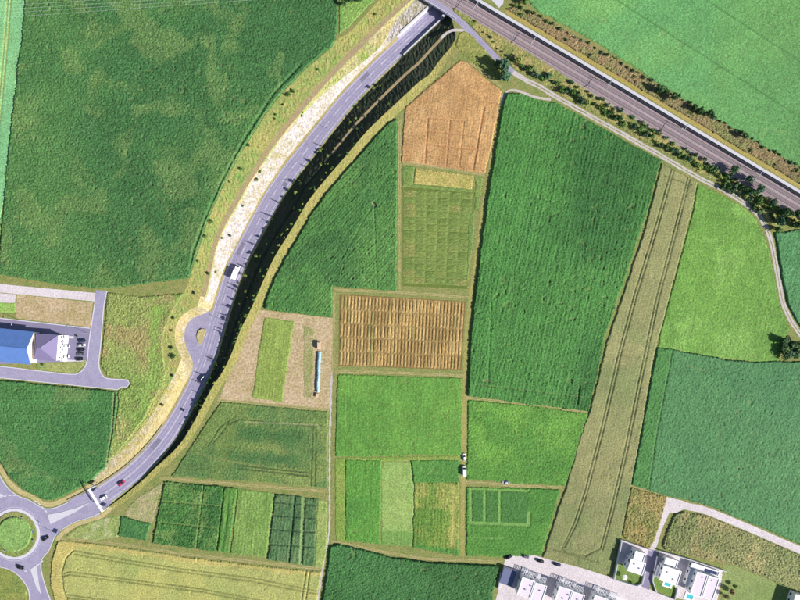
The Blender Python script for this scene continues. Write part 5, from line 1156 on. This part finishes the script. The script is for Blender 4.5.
def hip_building():
    c = [Vector(P(*q, 5.5)) for q in ((36, 333.6), (59.3, 336), (56, 361.2), (34, 359.5))]
    o = c[3]; ax = (c[2] - c[3]); W = (c[0] - c[3]).length; Lx = ax.length; ang = math.atan2(ax.y, ax.x)
    root = empty('hipped_building', (o.x, o.y, 0), ang); tag(root, 'square building with a lilac grey hipped roof next to the blue hall', 'building')
    MB().box(0.3, Lx - 0.3, 0.3, W - 0.3, 0, 5.4).build('wall', M['render'], root)
    h0, h1 = 5.4, 9.4; r0 = (Lx * 0.42, W * 0.5, h1); r1 = (Lx * 0.3, W * 0.5, h1)
    rf = obj('roof', [(0, 0, h0), (Lx, 0, h0), (Lx, W, h0), (0, W, h0), r0, r1, (0, 0, h0 - .25), (Lx, 0, h0 - .25), (Lx, W, h0 - .25), (0, W, h0 - .25)], [(0, 1, 4, 5), (1, 2, 4), (2, 3, 5, 4), (3, 0, 5), (0, 6, 7, 1), (1, 7, 8, 2), (2, 8, 9, 3), (3, 9, 6, 0), (6, 9, 8, 7)], M['lilacroof'], root)
    for a, b in (((0, 0, h0), r1), ((Lx, 0, h0), r0), ((Lx, W, h0), r0), ((0, W, h0), r1)):
        mb = MB(); mb.bar(a, b, 0.12, 5); mb.build('hip_cap', M['lilacroof'], rf)
    MB().box(-2.2, -0.05, 0.5, W - 0.5, 0, 4.6).build('timber_link', M['brownwall'], root); MB().box(-1.2, -0.5, 1.0, W - 1.0, 4.6, 5.2).build('gutter', M['cream'], root)
    for k in range(5):
        y0 = 1.2 + k * (W - 3) / 4; wn = MB().box(Lx - 0.3, Lx - 0.22, y0, y0 + 1.2, 1.0, 2.4).build('window', M['frame'], root); MB().box(Lx - 0.22, Lx - 0.2, y0 + .1, y0 + 1.1, 1.1, 2.3).build('pane', M['win'], wn)
    # low white terrace in front
    t = MB().box(Lx + 0.4, Lx + 3.0, -0.4, W - 0.2, 0, 0.45).build('terrace', M['render'], root)
    for k in range(6): MB().box(Lx + 0.9, Lx + 1.5, 0.6 + k * 2.6, 1.2 + k * 2.6, 0.45, 1.1).build('planter', M['concrete'], t)
    MB().box(Lx + 3.2, Lx + 6.0, W - 1.8, W - 0.4, 0, 0.3).build('terrace', M['concrete'], root)
hip_building()
flat('yard_path', [(60, 359.2), (86, 360.6), (86, 362.4), (60, 361.4)], 0.03, M['kerb'])

# modern flat-roofed houses
AX = math.atan2(-0.31, 0.95)
def W2L(root): return root
def block(root, x0, x1, y0, y1, h, roofmat, win=(1, 1), par=0.35, inset=0.35, z0=0.0):
    """cubic storey block: walls, recessed gravel roof inside a parapet, windows on the four sides"""
    MB().box(x0, x1, y0, y1, z0, h).build('wall', M['render'], root)
    rf = MB().box(x0 + inset, x1 - inset, y0 + inset, y1 - inset, h, h + 0.06).build('roof', roofmat, root)
    mb = MB(); mb.box(x0 - .05, x1 + .05, y0 - .05, y0 + inset - .02, h + .002, h + par).box(x0 - .05, x1 + .05, y1 - inset + .02, y1 + .05, h + .002, h + par).box(x0 - .05, x0 + inset - .02, y0 + inset - .02, y1 - inset + .02, h + .002, h + par).box(x1 - inset + .02, x1 + .05, y0 + inset - .02, y1 - inset + .02, h + .002, h + par)
    mb.build('parapet', M['white'], root)
    floors = max(1, int((h - z0) / 2.8))
    for f in range(floors):
        zz = z0 + 0.9 + f * 2.9
        n = max(1, int((x1 - x0) / 3.2))
        for k in range(n):
            xa = x0 + (x1 - x0) * (k + 0.5) / n - 0.8
            for ys, s in ((y1, 1), (y0, -1)):
                fr = MB().box(xa, xa + 1.6, min(ys, ys + s * .05), max(ys, ys + s * .05), zz, zz + 1.5).build('window', M['frame'], root)
                MB().box(xa + .08, xa + 1.52, min(ys + s * .05, ys + s * .07), max(ys + s * .05, ys + s * .07), zz + .08, zz + 1.42).build('pane', M['win'], fr)
        n = max(1, int((y1 - y0) / 3.6))
        for k in range(n):
            ya = y0 + (y1 - y0) * (k + 0.5) / n - 0.8
            fr = MB().box(x0 - .05, x0, ya, ya + 1.6, zz, zz + 1.5).build('window', M['frame'], root); MB().box(x0 - .07, x0 - .05, ya + .08, ya + 1.52, zz + .08, zz + 1.42).build('pane', M['win'], fr)
    return rf
def house_root(px, py, label, ang=AX, z=0.0, h=6.0):
    p = P(px, py, h); r = empty('house', (p[0], p[1], z), ang); tag(r, label, 'house', 'white flat-roofed houses'); return r
def roof_bits(rf, pts, h):
    for (x, y) in pts: MB().box(x - .35, x + .35, y - .35, y + .35, h + 0.06, h + 0.55).build('roof_vent', M['steel'], rf)
def pergola(root, x0, x1, y0, y1, h, n=8):
    for k in range(n):
        xx = x0 + (x1 - x0) * k / (n - 1); MB().box(xx - .08, xx + .08, y0, y1, h, h + .18).build('slat', M['white'], root)
    for xx in (x0, x1): MB().bar((xx, y1 - .15, 0), (xx, y1 - .15, h), 0.09, 6).build('post', M['white'], root)
    MB().box(x0 - .1, x1 + .1, y1 - .25, y1 - .05, h - .2, h).build('beam', M['white'], root)
# row along the bottom
for (px, py, lb, wd) in ((533, 590, 'white semi-detached house at the left end of the bottom street row', 16.5), (570.5, 599, 'white semi-detached house in the middle of the bottom street row', 17.0), (606, 608, 'white house cut by the bottom edge below the street', 17.0)):
    r = house_root(px, py, lb); hw = wd / 2
    rf = block(r, -hw, -0.5, -5.2, 5.4, 6.0, M['roofpink']); rf2 = block(r, 0.1, hw - 1.2, -5.8, 4.8, 6.0, M['roofpink']); block(r, -0.5, 0.1, -5.0, 3.0, 5.0, M['roofgravel'])
    roof_bits(rf, ((-4.5, -1), (-2, 2)), 6.0); roof_bits(rf2, ((4, 1),), 6.0)
    pergola(r, -hw + 0.4, -1.0, 5.5, 8.4, 3.0, 9); pergola(r, 0.8, hw - 1.6, 4.9, 7.8, 3.0, 9)
    MB().box(-hw, -0.6, 5.5, 8.6, 0.0, 0.25).build('terrace', M['concrete'], r); MB().box(0.2, hw - 1.2, 4.9, 8.0, 0.0, 0.25).build('terrace', M['concrete'], r)
    MB().box(hw - 1.1, hw + 0.6, -5.0, 2.0, 0, 2.8).build('porch', M['render'], r)
p = P(508, 577, 2.6); r = empty('garage', (p[0], p[1], 0), AX); tag(r, 'dark blue flat-roofed garage at the left end of the street', 'garage')
MB().box(-3.6, 3.8, -4.6, 4.6, 0, 2.5).build('wall', M['render'], r); MB().box(-3.8, 4.0, -4.8, 4.8, 2.5, 2.7).build('roof', M['darkroof'], r); MB().box(-3.0, 3.0, 4.6, 4.66, 0, 2.2).build('door', M['steel'], r)
# upper house group
r = house_root(637.5, 566, 'white house of two cubes behind the long garden wall', h=6.0)
rf = block(r, -5.0, 4.2, -4.4, 3.0, 6.0, M['roofgravel']); block(r, -3.6, 2.6, 3.0, 8.2, 5.6, M['roofgravel']); roof_bits(rf, ((1.5, -1.0), (-2, 0.5)), 6.0)
r = house_root(671, 575, 'white house with a small turquoise pool on its patio', h=5.8)
rf = block(r, -5.8, 5.2, -4.8, 4.0, 5.8, M['roofgravel']); block(r, -4.6, 3.0, 4.0, 8.4, 3.4, M['roofgravel']); roof_bits(rf, ((2, -2), (-2.5, 1)), 5.8)
MB().box(-6.6, -5.9, -4.0, 2.0, 0, 2.7).build('porch', M['render'], r)
r = house_root(706, 584, 'large white double house with two lilac roof panels', h=6.2)
rf = block(r, -7.2, -0.6, -8.2, 5.4, 6.2, M['roofpink']); rf2 = block(r, 0.2, 6.6, -8.2, 5.4, 6.2, M['roofpink']); block(r, -9.6, 7.6, 5.5, 8.6, 3.0, M['roofgravel']); block(r, -9.6, -7.3, -5.0, 5.0, 3.0, M['roofgravel']); block(r, 6.7, 8.4, -8.2, 5.0, 3.0, M['roofgravel'])
roof_bits(rf, ((-3, 3),), 6.2); roof_bits(rf2, ((3, 3),), 6.2)
for k in range(3): MB().box(-1.0 + k * 2.6, 1.2 + k * 2.6, 6.0, 7.8, 3.2, 3.35).build('solar_panel', M['solar'], r)
r = house_root(803, 607, 'white house at the bottom right corner of the picture', h=5.0); block(r, -6.5, 6, -5, 6.0, 5.0, M['roofgravel'])
# pools
def pool(px, py, ang, wx, wy, label):
    p = P(px, py, 0); r = empty('swimming_pool', (p[0], p[1], 0.0), ang); tag(r, label, 'pool')
    mb = MB(); mb.box(-wx - 1, wx + 1, -wy - 0.8, -wy, 0, 0.3).box(-wx - 1, wx + 1, wy, wy + 0.8, 0, 0.3).box(-wx - 1, -wx, -wy, wy, 0, 0.3).box(wx, wx + 1, -wy, wy, 0, 0.3); mb.build('surround', M['white'], r)
    MB().box(-wx, wx, -wy, wy, 0, 0.2).build('water', M['water'], r)
pool(667.5, 583.5, AX, 1.9, 1.4, 'turquoise pool with a white rim on the lawn'); pool(689.5, 596.5, AX, 2.0, 1.3, 'turquoise pool in front of the white double house')
canopy('lawn', 'garden lawn around the patio with the turquoise pool', 'lawn', [(655, 574), (675, 582), (674, 588), (672, 596.5), (656, 590), (651, 586)], h=0.1, jit=0.04, cols=(C(112, 154, 60), C(104, 146, 56)), patch=8, speck=0.08, z0=0.02)
canopy('lawn', 'garden lawn below the two-cube house behind the wall', 'lawn', [(618, 563), (630, 568), (641, 576), (640, 582), (634, 584), (617, 578.5), (615.5, 575)], h=0.12, jit=0.05, cols=(C(112, 150, 66), C(98, 142, 60)), patch=8, speck=0.1, z0=0.02)
flat('house_paving', [(622, 540), (648, 549), (650, 562), (644, 578), (632, 569), (618, 562)], 0.028, M['paving'])
flat('house_paving', [(659, 551), (724, 570), (716, 606), (676, 598), (675, 586), (660, 578), (656, 573)], 0.03, M['paving'])
# garden walls
def wall(name, pl, h, label, thick=0.35, mat=None):
    pts = [np.array(P(*q, 0)) for q in pl]; o = pts[0]; root = empty(name, (o[0], o[1], 0)); tag(root, label, 'wall')
    for a, b in zip(pts[:-1], pts[1:]):
        d = (b - a)[:2]; L = np.linalg.norm(d); ang_ = math.atan2(d[1], d[0])
        w_ = MB().box(0, L, -thick / 2, thick / 2, 0, h).build('wall_panel', mat or M['render'], root); w_.location = (a[0] - o[0], a[1] - o[1], 0); w_.rotation_euler = (0, 0, ang_)
        c_ = MB().box(-.05, L + .05, -thick / 2 - .06, thick / 2 + .06, h, h + .1).build('coping', M['concrete'], root); c_.location = w_.location; c_.rotation_euler = (0, 0, ang_)
wall('garden_wall', [(620.5, 539.5), (617.5, 556), (613, 578)], 2.3, 'tall garden wall casting a dark shadow on the wheat strip')
wall('garden_wall', [(621.5, 539.5), (650, 549.5)], 1.8, 'garden wall along the back of the two-cube house')
wall('garden_wall', [(613.5, 579), (636, 585.5), (641.5, 583), (645, 570)], 1.2, 'low garden wall curving along the street corner')
wall('garden_wall', [(658.5, 550), (690, 559), (725, 570.5)], 1.8, 'long back garden wall behind the two right houses')
wall('garden_wall', [(657, 556), (652, 580), (656, 592), (674, 599), (677, 588)], 1.2, 'low white wall around the pool lawn')
wall('garden_wall', [(500.5, 572), (498, 588)], 1.6, 'short wall at the end of the garage')
# white parasol on the lawn
p = P(625, 577.5, 2.4); r = empty('parasol', (p[0], p[1], 0.1)); tag(r, 'white parasol on the lawn inside the garden wall', 'parasol')
MB().bar((0, 0, 0), (0, 0, 2.6), 0.04).build('pole', M['steel'], r); vs = [(0, 0, 2.75)] + [(1.5 * math.cos(t), 1.5 * math.sin(t), 2.25 - 0.05 * (k % 2)) for k, t in enumerate(np.linspace(0, 6.283, 16, endpoint=False))]
obj('canopy', vs, [(0, k + 1, (k + 1) % 16 + 1) for k in range(16)], M['white'], r); MB().bar((0, 0, 0), (0, 0, 0.12), 0.35, 10).build('base', M['concrete'], r)
for q, lb in (((617.5, 574), 'small shrub at the corner of the garden wall'), ((631, 582), 'low shrub by the low wall of the street corner'), ((652, 571), 'low shrub beside the dark driveway')): plant('bush', 'mid', P(*q), 0.9, lb)
